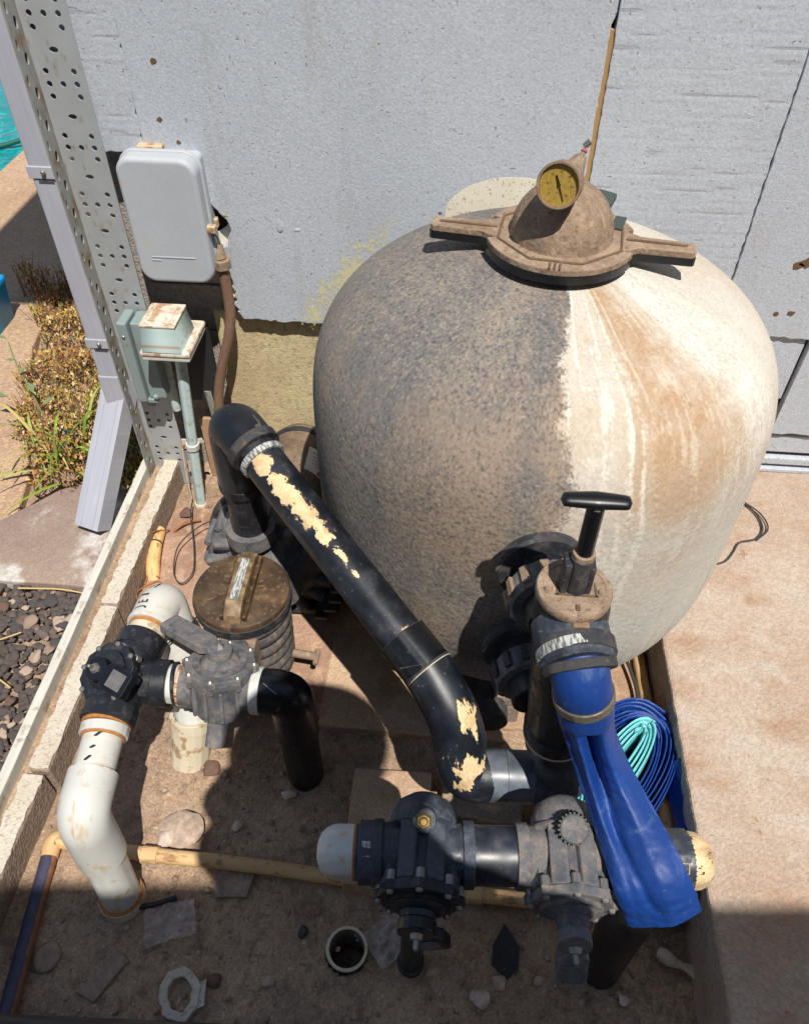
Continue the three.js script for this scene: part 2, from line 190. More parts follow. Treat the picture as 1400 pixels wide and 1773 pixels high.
const PVC = std({ map: colTex(512, 512, (u, v) => { const a = fbm(u, v, 6, 6, 4, 311), b = fbm(u, v, 18, 18, 4, 315), g = vn(u * 180, v * 180, 180, 180, 317); let c = c3([208, 209, 206], [194, 193, 186], a); c = c3(c, [190, 160, 116], clamp((b - 0.66) * 6) * 0.8); if (g > 0.985) c = [120, 96, 70]; return c; }, 0.3), roughness: 0.4 });
const PVCOLD = std({ map: colTex(512, 512, (u, v) => { const a = fbm(u, v, 6, 6, 4, 321), b = fbm(u, v, 20, 20, 4, 325); let c = c3([214, 206, 184], [196, 184, 158], a); return c3(c, [150, 116, 82], clamp((b - 0.58) * 5) * 0.8); }, 0.3), roughness: 0.6 });
const PVCTAN = std({ map: colTex(512, 512, (u, v) => { const a = fbm(u, v, 6, 6, 4, 331), b = fbm(u, v, 26, 14, 4, 335); let c = c3([216, 184, 136], [196, 158, 112], a); c = c3(c, [128, 92, 62], clamp((b - 0.6) * 5) * 0.7); return c; }, 0.3), roughness: 0.7 });
const RUST = std({ map: colTex(128, 128, (u, v) => { const b = fbm(u, v, 14, 14, 4, 341); return c3([196, 138, 74], [150, 96, 50], b); }, 0.08), roughness: 0.9 });
const BLUE = std({ map: colTex(512, 512, (u, v) => { const a = fbm(u, v, 5, 5, 4, 351), b = fbm(u, v, 22, 22, 4, 355), g = vn(u * 220, v * 220, 220, 220, 357); let c = c3([19, 66, 142], [14, 53, 120], a); c = c3(c, [104, 112, 140], clamp((b - 0.68) * 5) * 0.5); if (g > 0.975) c = c3(c, [170, 180, 210], 0.5); return c; }, 0.25), bumpMap: grayTex(256, 256, (u, v) => fbm(u, v, 16, 16, 3, 359), 0.15), bumpScale: 0.0008, roughness: 0.55 });
const BLUEDK = std({ map: colTex(256, 256, (u, v) => { const a = fbm(u, v, 10, 10, 4, 361), b = fbm(u, v, 30, 8, 3, 365); return c3(c3([16, 66, 148], [12, 50, 118], a), [110, 104, 110], clamp((b - 0.66) * 5) * 0.6); }, 0.2), roughness: 0.5 });
const TEAL = std({ map: colTex(256, 256, (u, v) => { const a = fbm(u, v, 10, 30, 4, 371); return c3([128, 206, 210], [104, 184, 190], a); }, 0.2), roughness: 0.5 });
const STEEL = std({ map: colTex(128, 128, (u, v) => { const b = fbm(u, v, 14, 14, 4, 381); return c3([168, 170, 172], [130, 124, 114], b); }, 0.1), roughness: 0.45, metalness: 0.7 });
const CLAMPBAND = std({ map: colTex(128, 128, (u, v) => { const b = fbm(u, v, 14, 14, 4, 391); return c3([128, 124, 110], [104, 94, 78], b); }, 0.1), roughness: 0.5, metalness: 0.45 });
const LABELBAND = std({ map: colTex(256, 64, (u, v) => { const b = fbm(u, v, 40, 12, 3, 395); return c3([188, 190, 188], [104, 104, 102], clamp((b - 0.45) * 4)); }, 0.1), roughness: 0.6 });
const BRASS = std({ color: 0x8c7444, roughness: 0.6, metalness: 0.6 });
const DARKSTEEL = std({ color: 0x34363a, roughness: 0.5, metalness: 0.4 });
const WIREM = std({ color: 0x3a3836, roughness: 0.6 });
const KERBW = std({ map: colTex(512, 512, (u, v) => { const b = fbm(u, v, 60, 60, 3, 401), g = vn(u * 180, v * 180, 180, 180, 405), a = fbm(u, v, 6, 6, 4, 407); let c = c3([212, 206, 194], [188, 176, 156], a); c = c3(c, [156, 136, 116], clamp((b - 0.58) * 5) * 0.6); return g > 0.965 ? c3(c, [104, 88, 76], 0.5) : c; }, 0.3), bumpMap: grayTex(256, 256, (u, v) => fbm(u, v, 70, 70, 3, 409), 0.2), bumpScale: 0.002, roughness: 1 });
const KERBS = std({ map: colTex(256, 256, (u, v) => { const b = fbm(u, v, 40, 40, 3, 411); return c3([160, 142, 126], [130, 114, 101], clamp(b * 2 - 0.5)); }, 0.2), bumpMap: grayTex(256, 256, (u, v) => fbm(u, v, 50, 50, 3, 413), 0.2), bumpScale: 0.002, roughness: 1 });
const WOODC = std({ map: colTex(512, 512, (u, v) => { const b = fbm(u, v, 40, 4, 4, 421), a = fbm(u, v, 20, 20, 3, 425); let c = c3([210, 208, 200], [190, 187, 177], b); return c3(c, [148, 122, 96], clamp((a - 0.62) * 5) * 0.7); }, 0.3), roughness: 0.75 });
const WOODD = std({ map: colTex(512, 512, (u, v) => { const b = fbm(u, v, 5, 60, 4, 431); return c3([112, 100, 90], [78, 66, 58], clamp(b * 2 - 0.5)); }, 0.4), bumpMap: grayTex(256, 256, (u, v) => fbm(u, v, 4, 50, 3, 433), 0.3), bumpScale: 0.003, roughness: 0.95 });
const ROCKS = [[80, 72, 68], [102, 88, 80], [140, 120, 106], [70, 66, 67], [168, 148, 132], [100, 78, 68], [196, 180, 166]].map((t, i) => std({ map: colTex(128, 128, (u, v) => { const a = fbm(u, v, 6, 6, 4, 441 + i), g = vn(u * 50, v * 50, 50, 50, 450 + i); const k = 0.75 + 0.45 * a + 0.1 * g; return t.map((x) => x * k); }, 0.06), roughness: 0.95 }));

// filter tank: charcoal granular coat on one side, chalky cream with tan runs on the other (u = azimuth, v = length along the profile)
const TANKPROF = (() => { const R = 0.37921, ye = 0.49918, hu = 0.41232, hl = 0.36204, p = []; for (let i = 44; i >= 0; i--) { const s = Math.sin(i / 44 * Math.PI / 2) * 0.9985; p.push([R * Math.pow(1 - Math.pow(s, 3.67147), 1 / 2.48202), ye - hl * s]); } for (let i = 1; i <= 48; i++) { const s = Math.sin(i / 48 * Math.PI / 2) * 0.9992; p.push([R * Math.pow(1 - Math.pow(s, 5.46316), 1 / 1.34334), ye + hu * s]); } p.push([0, ye + hu]); const L = [0]; for (let i = 1; i < p.length; i++) L.push(L[i - 1] + Math.hypot(p[i][0] - p[i - 1][0], p[i][1] - p[i - 1][1])); return { p, L, total: L[L.length - 1] }; })();
const TANKMAT = (() => {
  const W = 2048, H = 1024, RV = []; for (let j = 0, k = 0; j < 1025; j++) { const l = j / 1024 * TANKPROF.total; while (k < TANKPROF.L.length - 2 && TANKPROF.L[k + 1] < l) k++; const t = clamp((l - TANKPROF.L[k]) / (TANKPROF.L[k + 1] - TANKPROF.L[k])); RV.push(mix(TANKPROF.p[k][0], TANKPROF.p[k + 1][0], t)); }
  const Lst = lowMap(1024, 64, (u, v) => fbm(u, v, 60, 3, 3, 517)), Lst2 = lowMap(1024, 128, (u, v) => fbm(u + v * 0.03, v, 30, 4, 4, 519)), La = lowMap(512, 256, (u, v) => fbm(u, v, 14, 7, 4, 515)), Lpa = lowMap(512, 256, (u, v) => fbm(u, v, 9, 6, 4, 529));
  const Lfs = lowMap(1536, 128, (u, v) => fbm(u + 0.010 * Math.sin(v * 40) * 0.2, v, 260, 7, 3, 551)), Lq = lowMap(512, 64, (u, v) => fbm(u, v, 26, 4, 4, 531));
  const Lbr = lowMap(1024, 512, (u, v) => fbm(u, v, 60, 40, 4, 557));
  const edge = (v) => 0.5035 + 0.013 * (fbm(0.3, v, 4, 26, 3, 501) - 0.5) + 0.004 * Math.sin(v * 21) + (v > 0.80 ? (v - 0.80) * 0.10 : 0);
  const f = (u, v) => {
    const r = RV[Math.floor(v * 1024)], az = (u - 0.5) * 6.2832, w = sstep(0.66, 0.76, v), px = (r * Math.sin(az) / 2.4 + 0.5), pz = (r * Math.cos(az) / 2.4 + 0.5);
    const N = (fu, fv, s) => w <= 0 ? vn(u * fu, v * fv, fu, fv, s) : w >= 1 ? vn(px * fu, pz * fu, fu, fu, s) : mix(vn(u * fu, v * fv, fu, fv, s), vn(px * fu, pz * fu, fu, fu, s), w);
    const g = N(1024, 512, 511), g2 = N(600, 300, 513), a = La(u, v), st = Lst(u, v), st2 = Lst2(u, v), pa = Lpa(u, v);
    const e = Math.abs(u - 0.505) < 0.04 ? edge(v) + 0.004 * (g2 - 0.5) + 0.010 * (fbm(u, v, 90, 60, 3, 523) - 0.5) : 0.505;
    const u1 = sstep(-0.0040, 0.0040, u - e + 0.006 * (g - 0.5)), t = u1 * (1 - sstep(-0.01, 0.01, u - 0.985)); let d, l;
    if (t < 1) {
      d = c3([102, 100, 100], [132, 125, 117], clamp(a * 1.7 - 0.35)); d = c3(d, [166, 142, 118], clamp((pa * 0.65 + st * 0.45 - 0.55) * 4) * 0.6);
      const gr = g * 0.6 + g2 * 0.4; d = gr > 0.55 ? c3(d, [170, 154, 136], clamp((gr - 0.55) * 2.8) * 0.7) : c3(d, [56, 56, 62], clamp((0.46 - gr) * 2.8) * 0.55);
      if (v > 0.84) d = c3(d, [172, 140, 112], clamp((v - 0.86 + (pa - 0.5) * 0.30) * 8) * 0.65 * (0.5 + 0.5 * g2));
    }
    if (t > 0) {
      const fs = Lfs(u, v), up = sstep(0.46, 0.60, v + (a - 0.5) * 0.2), uc = 0.592 - 0.010 * sstep(0.8, 0.6, v) + 0.016 * (Lpa(u + 0.4, v) - 0.5), band = sstep(0.050, 0.022, Math.abs(u - uc) + 0.05 * (st - 0.5));
      l = c3([208, 205, 196], [194, 188, 176], a); l = c3(l, [180, 152, 124], clamp(0.15 + (pa - 0.5) * 2.5) * up * 0.5);
      l = c3(l, [176, 146, 116], band * up * clamp(0.55 + 2.2 * (pa - 0.5) + 1.2 * (Lbr(u + 0.5, v) - 0.5)) * mix(1, 0.45, sstep(0.72, 0.58, v)));
      const z1 = sstep(0.570, 0.550, u) * up, z2 = sstep(0.612, 0.632, u + 0.02 * (a - 0.5)) * sstep(0.70, 0.655, u) * sstep(0.55, 0.68, v);
      const gn = (g * 0.5 + g2 * 0.5 - 0.5) * 0.30, f2 = fs + gn + (Lbr(u, v) - 0.5) * 0.5; l = c3(l, [218, 213, 202], clamp((f2 - 0.49) * 5) * 0.85 * z1); l = c3(l, [220, 216, 206], clamp((fs * 0.4 + st * 0.3 + Lbr(u, v) * 0.3 + gn - 0.40) * 5) * 0.9 * z2); l = c3(l, [210, 202, 188], clamp((f2 - 0.58) * 5) * 0.5 * (1 - z1) * (1 - z2) * up);
      if (v < 0.52) { const q = Lq(u, v), lo = sstep(0.52, 0.40, v); l = c3(l, [180, 181, 176], clamp((q - 0.44) * 4) * 0.6 * lo); l = c3(l, [166, 146, 114], clamp((fs - 0.60) * 6) * 0.5 * lo); }
      if (g > 0.76) l = c3(l, [150, 128, 106], (g - 0.70) * 1.3); else if (g < 0.14 && g2 > 0.5) l = c3(l, [222, 216, 206], 0.45); const k = 0.91 + 0.14 * g + 0.04 * (g2 - 0.5); l = l.map((x) => x * k);
    }
    return t <= 0 ? d : t >= 1 ? l : c3(d, l, t);
  };
  const m = colTex(W, H, f); m.repeat.set(1, 1);
  const b = grayTex(1024, 512, (u, v) => 0.7 * vn(u * 512, v * 256, 512, 256, 541) + 0.3 * vn(u * 256, v * 128, 256, 128, 543)); b.repeat.set(1, 1);
  return std({ map: m, bumpMap: b, bumpScale: 0.0008, roughness: 0.92 });
})();
const PEELR = grayTex(256, 512, (u, v) => 0.26 + 0.26 * fbm(u, v, 10, 5, 4, 708)); PEELR.repeat.set(1, 1);
// black paint peeling off cream pipe: patches given as [u0, v0, ru, rv]
function peel(patches, s, fv = 1, w = 512, h = 1024, base = [19, 22, 28]) {
  const f = (u, v) => {
    const q1 = Math.max(4, Math.round(40 * fv)), q2 = Math.max(8, Math.round(120 * fv)), q3 = Math.max(3, Math.round(14 * fv)), q4 = Math.max(16, Math.round(260 * fv)), n1 = fbm(u, v, 26, q1, 4, s), n2_ = fbm(u, v, 90, q2, 2, s + 3), a = fbm(u, v, 8, q3, 4, s + 5), g = vn(u * 130, v * q4, 130, q4, s + 6); let m = 0;
    for (const [pu, pv, ru, rv, brk = 0] of patches) { let du = Math.abs(u - pu); du = Math.min(du, 1 - du); const q = 1 - Math.hypot(du / ru, (v - pv) / rv); m = Math.max(m, q + (n1 - 0.5) * (1.1 + brk) + (n2_ - 0.5) * 0.5 * (0.6 + brk) - brk * 0.25); }
    let c = c3(base, base.map((x) => x * 1.7 + 6), clamp(a * 2 - 0.6)); c = c3(c, [112, 98, 88], clamp((a * 0.5 + n1 * 0.5 - 0.50) * 3) * 0.6 * (0.3 + 0.7 * g)); if (n2_ > 0.80 && n1 > 0.56) c = c3(c, [150, 138, 120], 0.5); if (g > 0.985) c = [170, 160, 150];
    if (m > 0.12 && !(m < 0.42 && n2_ > 0.60 + (m - 0.12) * 0.6)) { c = c3([206, 178, 132], [230, 208, 168], n1); c = c3(c, [150, 116, 80], clamp((a - 0.55) * 4) * 0.5); const k = 0.92 + 0.14 * g; c = c.map((x) => x * k); } else if (m > 0.06) c = c3(c, [96, 82, 66], 0.6); return c; };
  const t = colTex(w, h, f); t.repeat.set(1, 1); 
  return std({ map: t, roughnessMap: PEELR, roughness: 1 });
}

// ---------------------------------------------------------------- ground
{
  const bump = (x, z) => Math.hypot(x + 0.119, z + 0.368) < 0.0315 ? -0.09 : 0.012 * (n2(x * 5, z * 5, 1) - 0.5) + 0.008 * (n2(x * 17, z * 17, 2) - 0.5) + 0.005 * (n2(x * 46, z * 46, 5) - 0.5) + 0.003 * (n2(x * 120, z * 120, 7) - 0.5);
  const grid = (x0, x1, z0, z1, nx, nz, hf) => { const pos = [], uv = [], idx = []; for (let j = 0; j <= nz; j++) for (let i = 0; i <= nx; i++) { const x = mix(x0, x1, i / nx), z = mix(z0, z1, j / nz); pos.push(x, hf(x, z), z); uv.push(x, -z); if (i < nx && j < nz) { const q = j * (nx + 1) + i; idx.push(q, q + nx + 1, q + 1, q + 1, q + nx + 1, q + nx + 2); } } const g = new THREE.BufferGeometry(); g.setAttribute('position', new THREE.Float32BufferAttribute(pos, 3)); g.setAttribute('uv', new THREE.Float32BufferAttribute(uv, 2)); g.setIndex(idx); g.computeVertexNormals(); return g; };
  const ground = struct('ground');
  part(ground, 'dirt_bed', grid(-0.765, 0.50, -1.56, -0.10, 280, 320, bump), DIRT);
  part(ground, 'gap_soil', boxUV(new THREE.BoxGeometry(0.04, 0.06, 1.32)).translate(-0.764, 0.026, -0.84), DIRT);
  part(ground, 'earth', [grid(-150, 150, -150, 150, 60, 60, () => -0.16)], DIRT);
  part(ground, 'planting_soil', [grid(-1.75, -0.75, -2.7, -0.1, 120, 260, (x, z) => -0.004 + bump(x, z) * 1.2)], DIRT);
}
// fine grit on the dirt: nobody could count it
{
  const r = rng(11), base = [rock(1, 3, 0, 0.8), rock(1, 9, 0, 0.7), rock(1, 14, 0, 0.6)], gs = [[], [], []];
  for (let i = 0; i < 5000; i++) { const x = mix(-0.70, 0.45, r()), z = mix(-1.45, -0.2, r()); if (x > -0.55 && x < 0.44 && z < -0.78 && r() < 0.85) continue; const s = 0.0010 + Math.pow(r(), 5) * 0.0062; const g = base[i % 3].clone(); g.scale(s, s, s); g.rotateY(r() * 6); g.translate(x, s * 0.3 + 0.001, z); gs[r() < 0.6 ? 0 : r() < 0.5 ? 1 : 2].push(g); }
  const names = [ROCKS[2], ROCKS[4], ROCKS[2]]; gs.forEach((l, i) => { const o = solo('grit', l, names[i], null); o.userData.kind = 'stuff'; o.userData.label = ['tan grit scattered over the dirt bed', 'pale grit scattered over the dirt bed', 'brown grit scattered over the dirt bed'][i]; o.userData.category = 'grit'; });
}
// ---------------------------------------------------------------- right-hand concrete slab, paving under the equipment
{
  const r = rng(21);
  const out = jagged([[0.456, 1.496, 0.0022], [0.458, -4, 0], [4, -4, 0], [4, 1.496, 0]], 0.02, 0, r); // x, -z
  const g = extrude(poly(out.map(([x, z]) => [x, z])), 0.30, 0.006); g.rotateX(-Math.PI / 2); g.translate(0, -0.156, 0);
  const s = struct('pavement'); part(s, 'slab', boxUV(g), SLAB);
  const p = struct('paving', V(0, 0, 0));
  const paver = (pts, h, m, sd) => { const q = jagged(pts, 0.05, 0.004, rng(sd)); const e = extrude(poly(q.map(([x, z]) => [x, -z])), h - 0.004, 0.004); e.rotateX(-Math.PI / 2); e.translate(0, -0.01, 0); part(p, 'paving_stone', boxUV(e), m); };
  paver([[-0.585, -1.452], [-0.585, -1.05], [-0.585, -0.80], [-0.232, -0.795], [-0.226, -1.452]], 0.032, paverRed, 1);
  paver([[-0.222, -1.452], [-0.220, -1.075], [0.14, -1.075], [0.14, -1.452]], 0.034, paverTan, 2);
  paver([[-0.228, -1.070], [-0.228, -0.772], [0.012, -0.768], [0.136, -0.768], [0.136, -1.070]], 0.034, paverTan, 3);
  paver([[0.145, -1.452], [0.145, -0.80], [0.422, -0.80], [0.422, -1.452]], 0.03, paverTan, 4);
  paver([[-0.700, -1.36], [-0.700, -0.98], [-0.592, -0.98], [-0.592, -1.36]], 0.020, paverRed, 5);
}
// ---------------------------------------------------------------- wall
{
  const r = rng(31), w = thing('grey_wall', 'grey painted stucco wall with ragged lower edge and two vertical joints behind the filter tank', 'wall', V(0, 0, -1.5));
  part(w, 'wall_core', boxUV(new THREE.BoxGeometry(5.80, 2.7, 0.14)).translate(2.105, 1.35, -1.615), BLOCK);
  part(w, 'plinth', [box(1.20, 0.5, 0.026, 0.045, 0.258, -1.518, 0.006), box(0.50, 0.44, 0.024, 0.87, 0.07, -1.520, 0.004)], CREAM);
  // grey panels: outline in x, y (jagged where the foam is broken)
  const front = -1.480, dep = 0.022;
  const pan = (pts, m, step = 0.010, seed = 1, z = front) => { const q = jagged(pts, step, 0, rng(seed)); const g = extrude(poly(q), dep, 0.0015); g.translate(0, 0, z - dep); part(w, 'panel', boxUV(g), m); };
  const J = 0.006, K = 0.016;
  pan([[-0.80, 2.6], [-0.80, 0.862, 0], [-0.735, 0.862, J], [-0.619, 0.862, J], [-0.619, 2.6, 0]], STUCL, 0.01, 3, front - 0.001);
  pan([[-0.615, 2.6], [-0.615, 0.862, J], [-0.535, 0.862, J], [-0.528, 0.80, J], [-0.523, 0.776, J], [-0.500, 0.762, J], [-0.478, 0.735, J], [-0.474, 0.712, J], [-0.482, 0.690, J], [-0.498, 0.668, J], [-0.512, 0.655, J], [-0.489, 0.645, J], [-0.490, 0.60, K], [-0.487, 0.55, K], [-0.486, 0.525, J], [-0.478, 0.510, J], [-0.40, 0.507, J], [0.2155, 0.507, 0.002], [0.216, 1.098, 0.002], [0.2215, 1.115, 0], [0.2215, 2.6, 0]], STUC, 0.009, 4);
  pan([[0.2235, 2.6], [0.2280, 1.1, 0.002], [0.2285, 0.53, J], [0.5410, 0.53, 0.0025], [0.5425, 2.6, 0]], STUCL, 0.01, 5);
  pan([[0.548, 2.6, 0.002], [0.547, 0.53, J], [1.2, 0.53, 0], [4.5, 0.53, 0], [4.5, 2.6]], STUC, 0.012, 6);
  part(w, 'joint_filler', [box(0.0145, 0.98, 0.012, 0.222, 0.60, -1.4885, 0.001)], std({ color: 0xa8875a, roughness: 1 }));
  part(w, 'cream_patch', (() => { const rr = rng(8), q = []; for (let i = 0; i <= 26; i++) { const a = Math.PI * (0.98 - i / 26 * 0.93); q.push([0.090 + 0.132 * Math.cos(a) * (1 + 0.03 * (rr() - 0.5)), 0.762 + 0.082 * Math.sin(a) * (1 + 0.03 * (rr() - 0.5))]); } q.push([0.20, 0.70], [-0.05, 0.70]); const g = extrude(poly(q), 0.0016, 0.0003); g.translate(0, 0, front); return boxUV(g); })(), std({ map: colTex(256, 256, (u, v) => { const g = vn(u * 110, v * 90, 110, 90, 191), a = fbm(u, v, 8, 8, 4, 193); const c = c3([232, 226, 208], [220, 212, 192], a); return g > 0.86 ? c3(c, [150, 138, 118], 0.7) : c; }, 0.28), roughness: 1 }));
  // flaked paint showing yellow foam beside the tank, crumbs of foam along broken edges
  { const al = grayTex(512, 512, (u, v) => { const n = fbm(u, v, 9, 9, 4, 661), m = fbm(u, v, 44, 44, 3, 665), q = 1 - Math.abs((u - 0.5) * 1.0 + (v - 0.5) * -0.95 + 0.02) / 0.20 - Math.pow(Math.abs(u + v - 1.0) / 0.95, 3); return clamp((q * 0.55 + (n - 0.5) * 1.3 + (m - 0.5) * 1.5 - 0.1) * 2.4) * 0.7; }); al.repeat.set(1, 1); const pg = new THREE.PlaneGeometry(0.22, 0.27); pg.translate(-0.238, 0.620, front + 0.0021); part(w, 'yellow_paint_stain', pg, std({ color: 0xe2daae, alphaMap: al, transparent: true, roughness: 1 })); }
  const crumbs = []; const edge = [[-0.735, 0.865, -0.73, 1.0, 16], [-0.62, 0.862, -0.51, 0.862, 12], [-0.530, 0.80, -0.523, 0.776, 14], [-0.489, 0.60, -0.484, 0.512, 26], [-0.48, 0.508, -0.25, 0.507, 30], [-0.523, 0.776, -0.48, 0.74, 8], [-0.742, 0.98, -0.728, 1.04, 10], [0.66, 0.60, 0.76, 0.61, 6]];
  for (const [a, b, c, d, n] of edge) for (let i = 0; i < n; i++) { const t = rr2(), s = 0.002 + rr2() * rr2() * 0.010; const g = rock(s, i + n, 1, 0.9, 0.7); g.rotateX(rr2() * 3); g.translate(mix(a, c, t) + (rr2() - 0.5) * 0.008, mix(b, d, t) + (rr2() - 0.5) * 0.012, front - 0.006 - rr2() * 0.008); crumbs.push(g); }
  part(w, 'foam_crumbs', crumbs, FOAM).userData.kind = 'stuff';
  // torn flap of white plaster and an embedded bit by the box
  { const g = extrude(poly(jagged([[-0.514, 0.660], [-0.498, 0.664], [-0.478, 0.690], [-0.470, 0.712], [-0.474, 0.724], [-0.500, 0.702], [-0.514, 0.694]], 0.008, 0.004, rng(61))), 0.004, 0.001); g.translate(0, 0, -1.512); part(w, 'plaster_flap', boxUV(g), std({ color: 0xe6e2d8, roughness: 1 })); part(w, 'cavity_board', box(0.10, 0.26, 0.012, -0.50, 0.72, -1.528, 0.002), std({ map: WOODD.map, color: new THREE.Color(1.1, 1.0, 0.9), roughness: 1 })); }
  part(w, 'putty_blob', [rock(0.02, 7, 2, 0.18).rotateX(1.5).translate(-0.375, 0.735, front - 0.001), rock(0.007, 5, 2, 0.4).rotateX(1.5).translate(-0.337, 0.722, front)], std({ map: STUC.map, roughness: 0.9 }));
  { const h = []; for (const [x, y, s] of [[-0.565, 1.022, 0.0055], [-0.548, 0.885, 0.004], [0.655, 0.585, 0.006], [0.685, 0.588, 0.008], [0.66, 0.695, 0.010], [0.675, 0.70, 0.013], [0.605, 1.01, 0.006], [-0.575, 0.925, 0.005], [-0.05, 0.77, 0.003]]) { const q = []; for (let k = 0; k < 9; k++) { const a = k / 9 * 6.28; q.push([Math.cos(a) * s * (0.6 + rr2() * 0.8), Math.sin(a) * s * (0.5 + rr2() * 0.6)]); } const g = extrude(poly(q), 0.001); g.translate(x, y, front + 0.0016); h.push(boxUV(g)); } part(w, 'chip', h, std({ color: 0x6a5138, roughness: 1 })); }
  // concrete blocks seen in the opening beside the box
  for (let i = 0; i < 5; i++) part(w, 'block', box(0.195, 0.113, 0.02, -0.60, 0.795 - i * 0.1185 - 0.055, -1.535, 0.003), BLOCK);
  // right-hand base: short panel, timber strip and two ledges
  part(w, 'short_panel', [box(0.088, 0.165, 0.02, 0.700, 0.445, -1.497, 0.003), box(0.012, 0.15, 0.01, 0.668, 0.44, -1.488, 0.002)], STUC);
  part(w, 'timber_strip', box(0.07, 0.09, 0.02, 0.715, 0.318, -1.512, 0.002), std({ map: WOODD.map, color: new THREE.Color(0.9, 0.6, 0.4), roughness: 1 }));
  part(w, 'base_panel', (() => { const g = extrude(poly(jagged([[0.752, 0.528, 0.001], [0.748, 0.272, 0.005], [1.6, 0.272, 0.001], [1.6, 0.528, 0.001]], 0.01, 0, rng(63))), 0.018, 0.001); g.translate(0, 0, -1.495); return boxUV(g); })(), STUC);
  part(w, 'ledge', box(1.0, 0.052, 0.02, 1.17, 0.232, -1.496, 0.004), STUC);
  part(w, 'ledge', [box(1.0, 0.022, 0.020, 1.17, 0.182, -1.490, 0.004), box(1.0, 0.012, 0.022, 1.17, 0.156, -1.486, 0.003)], STUC);
  function rr2() { return r(); }
}
// roof over that wall (out of frame; its shade lies on the deck at the far left) and the porch behind the photographer
{
  const o = thing('house_roof', 'flat house roof overhanging the grey wall', 'roof', V(1.5, 2.6, -2.5));
  part(o, 'roof_deck', boxUV(new THREE.BoxGeometry(6.2, 0.16, 3.4)).translate(1.93, 2.78, -2.67), STUC); part(o, 'fascia', box(6.22, 0.2, 0.03, 1.93, 2.77, -0.955, 0.004), ALU);
  const p = thing('porch', 'porch with a flat roof and posts behind the viewpoint', 'porch', V(0, 0, 2.4)); p.position.z = 2.50; p.rotation.y = 0.077;
  part(p, 'porch_roof', boxUV(new THREE.BoxGeometry(9, 0.14, 3.4)).translate(0.3, 2.67, 2.57), STUC); part(p, 'fascia', box(9.02, 0.16, 0.03, 0.3, 2.672, 0.857, 0.004), WOODC);
  for (const x of [-3.6, 0.9, 4.4]) part(p, 'post', box(0.1, 2.6, 0.1, x, 1.3, 1.1, 0.006), WOODC);
  part(p, 'back_wall', boxUV(new THREE.BoxGeometry(9, 2.6, 0.16)).translate(0.3, 1.3, 4.2), CREAM);
}
// ---------------------------------------------------------------- kerb, timber edging, deck, pool
{
  const k = thing('kerb', 'low concrete kerb with chipped white top along the left of the dirt bed', 'kerb', V(-0.72, 0, -0.9));
  const seg = [[-1.50, -0.985], [-0.982, -0.60], [-0.597, -0.18]];
  seg.forEach(([a, b], i) => { const g = boxUV(new RoundedBoxGeometry(0.038, 0.11, b - a, 3, 0.006)); const off = [0, 0.004, -0.003][i]; g.translate(-0.728 + off, 0.022 + off, (a + b) / 2); part(k, 'kerb_stone', g, KERBS);
    const q = jagged([[-0.7455 + off, -a - 0.004], [-0.7455 + off, -b + 0.004], [-0.7105 + off, -b + 0.006], [-0.7105 + off, -a - 0.004]], 0.012, 0.006, rng(70 + i)); const t = extrude(poly(q), 0.003, 0.001); t.rotateX(-Math.PI / 2); t.translate(0, 0.0775 + off, 0); part(k, 'white_top', boxUV(t), KERBW); });
  const t = thing('edging_board', 'long cream painted timber edging board beside the kerb', 'edging board', V(-0.78, 0, -0.85));
  const q = jagged([[-0.798, 1.50], [-0.782, 0.30], [-0.766, 0.30], [-0.782, 1.50]], 0.05, 0.0012, rng(75)); const e = extrude(poly(q), 0.108, 0.002); e.rotateX(-Math.PI / 2); e.translate(0, -0.02, 0); part(t, 'board', boxUV(e), WOODC);
  solo('timber_rail', [box(0.62, 0.05, 0.04, -0.42, 0.018, -0.218, 0.004, [0, 0.045, 0])], WOODD, 'weathered dark timber rail lying across the front of the dirt bed', 'timber');
  const d = struct('deck'); // pool deck with rounded planting bed cut out
  const dk = poly([[-2.075, -6], [-2.075, 3.2], [-2.07, 8], [-0.9, 8], [-0.9, 2.9], [-1.30, 2.60], [-1.44, 2.42], [-1.37, 2.02], [-1.25, 1.68], [-1.13, 1.44], [-1.10, 1.30], [-1.16, 1.16], [-1.55, 1.05], [-1.9, 0.6], [-1.95, -6]]);
  const g = extrude(dk, 0.06, 0.006); g.rotateX(-Math.PI / 2); g.translate(0, -0.045, 0); part(d, 'pool_deck', boxUV(g), DECK);
  const p = struct('pool');
  part(p, 'water', boxUV(new THREE.BoxGeometry(6, 0.02, 14)).translate(-5.09, -0.07, -3), new THREE.MeshPhysicalMaterial({ map: colTex(512, 512, (u, v) => { const a = fbm(u, v, 10, 10, 3, 601), b = Math.abs(fbm(u, v, 18, 18, 2, 605) - 0.5); let c = c3([20, 150, 150], [10, 128, 134], a); return b < 0.03 ? c3(c, [60, 186, 182], 0.6) : c; }, 1.5), bumpMap: grayTex(256, 256, (u, v) => fbm(u, v, 12, 12, 3, 611), 0.8), bumpScale: 0.02, roughness: 0.15 }));
  part(p, 'pool_shell', boxUV(new THREE.BoxGeometry(6, 0.05, 14)).translate(-5.09, -0.12, -3), DECK);
  solo('pool_hose', tube([V(-2.75, -0.05, -3.55), V(-2.5, -0.045, -3.72), V(-2.3, -0.045, -3.78), V(-2.0, 0.03, -3.9)], 0.012, 30), std({ color: 0x0c5c50, roughness: 0.5 }), 'dark green hose lying in the pool water', 'hose');
  solo('pool_float', lathe([[0, 0], [0.10, 0], [0.13, 0.03], [0.12, 0.07], [0.07, 0.09], [0, 0.09]], V(-2.78, -0.075, -4.15)), std({ color: 0x7f97a6, roughness: 0.4 }), 'grey round float in the pool', 'pool float');
}
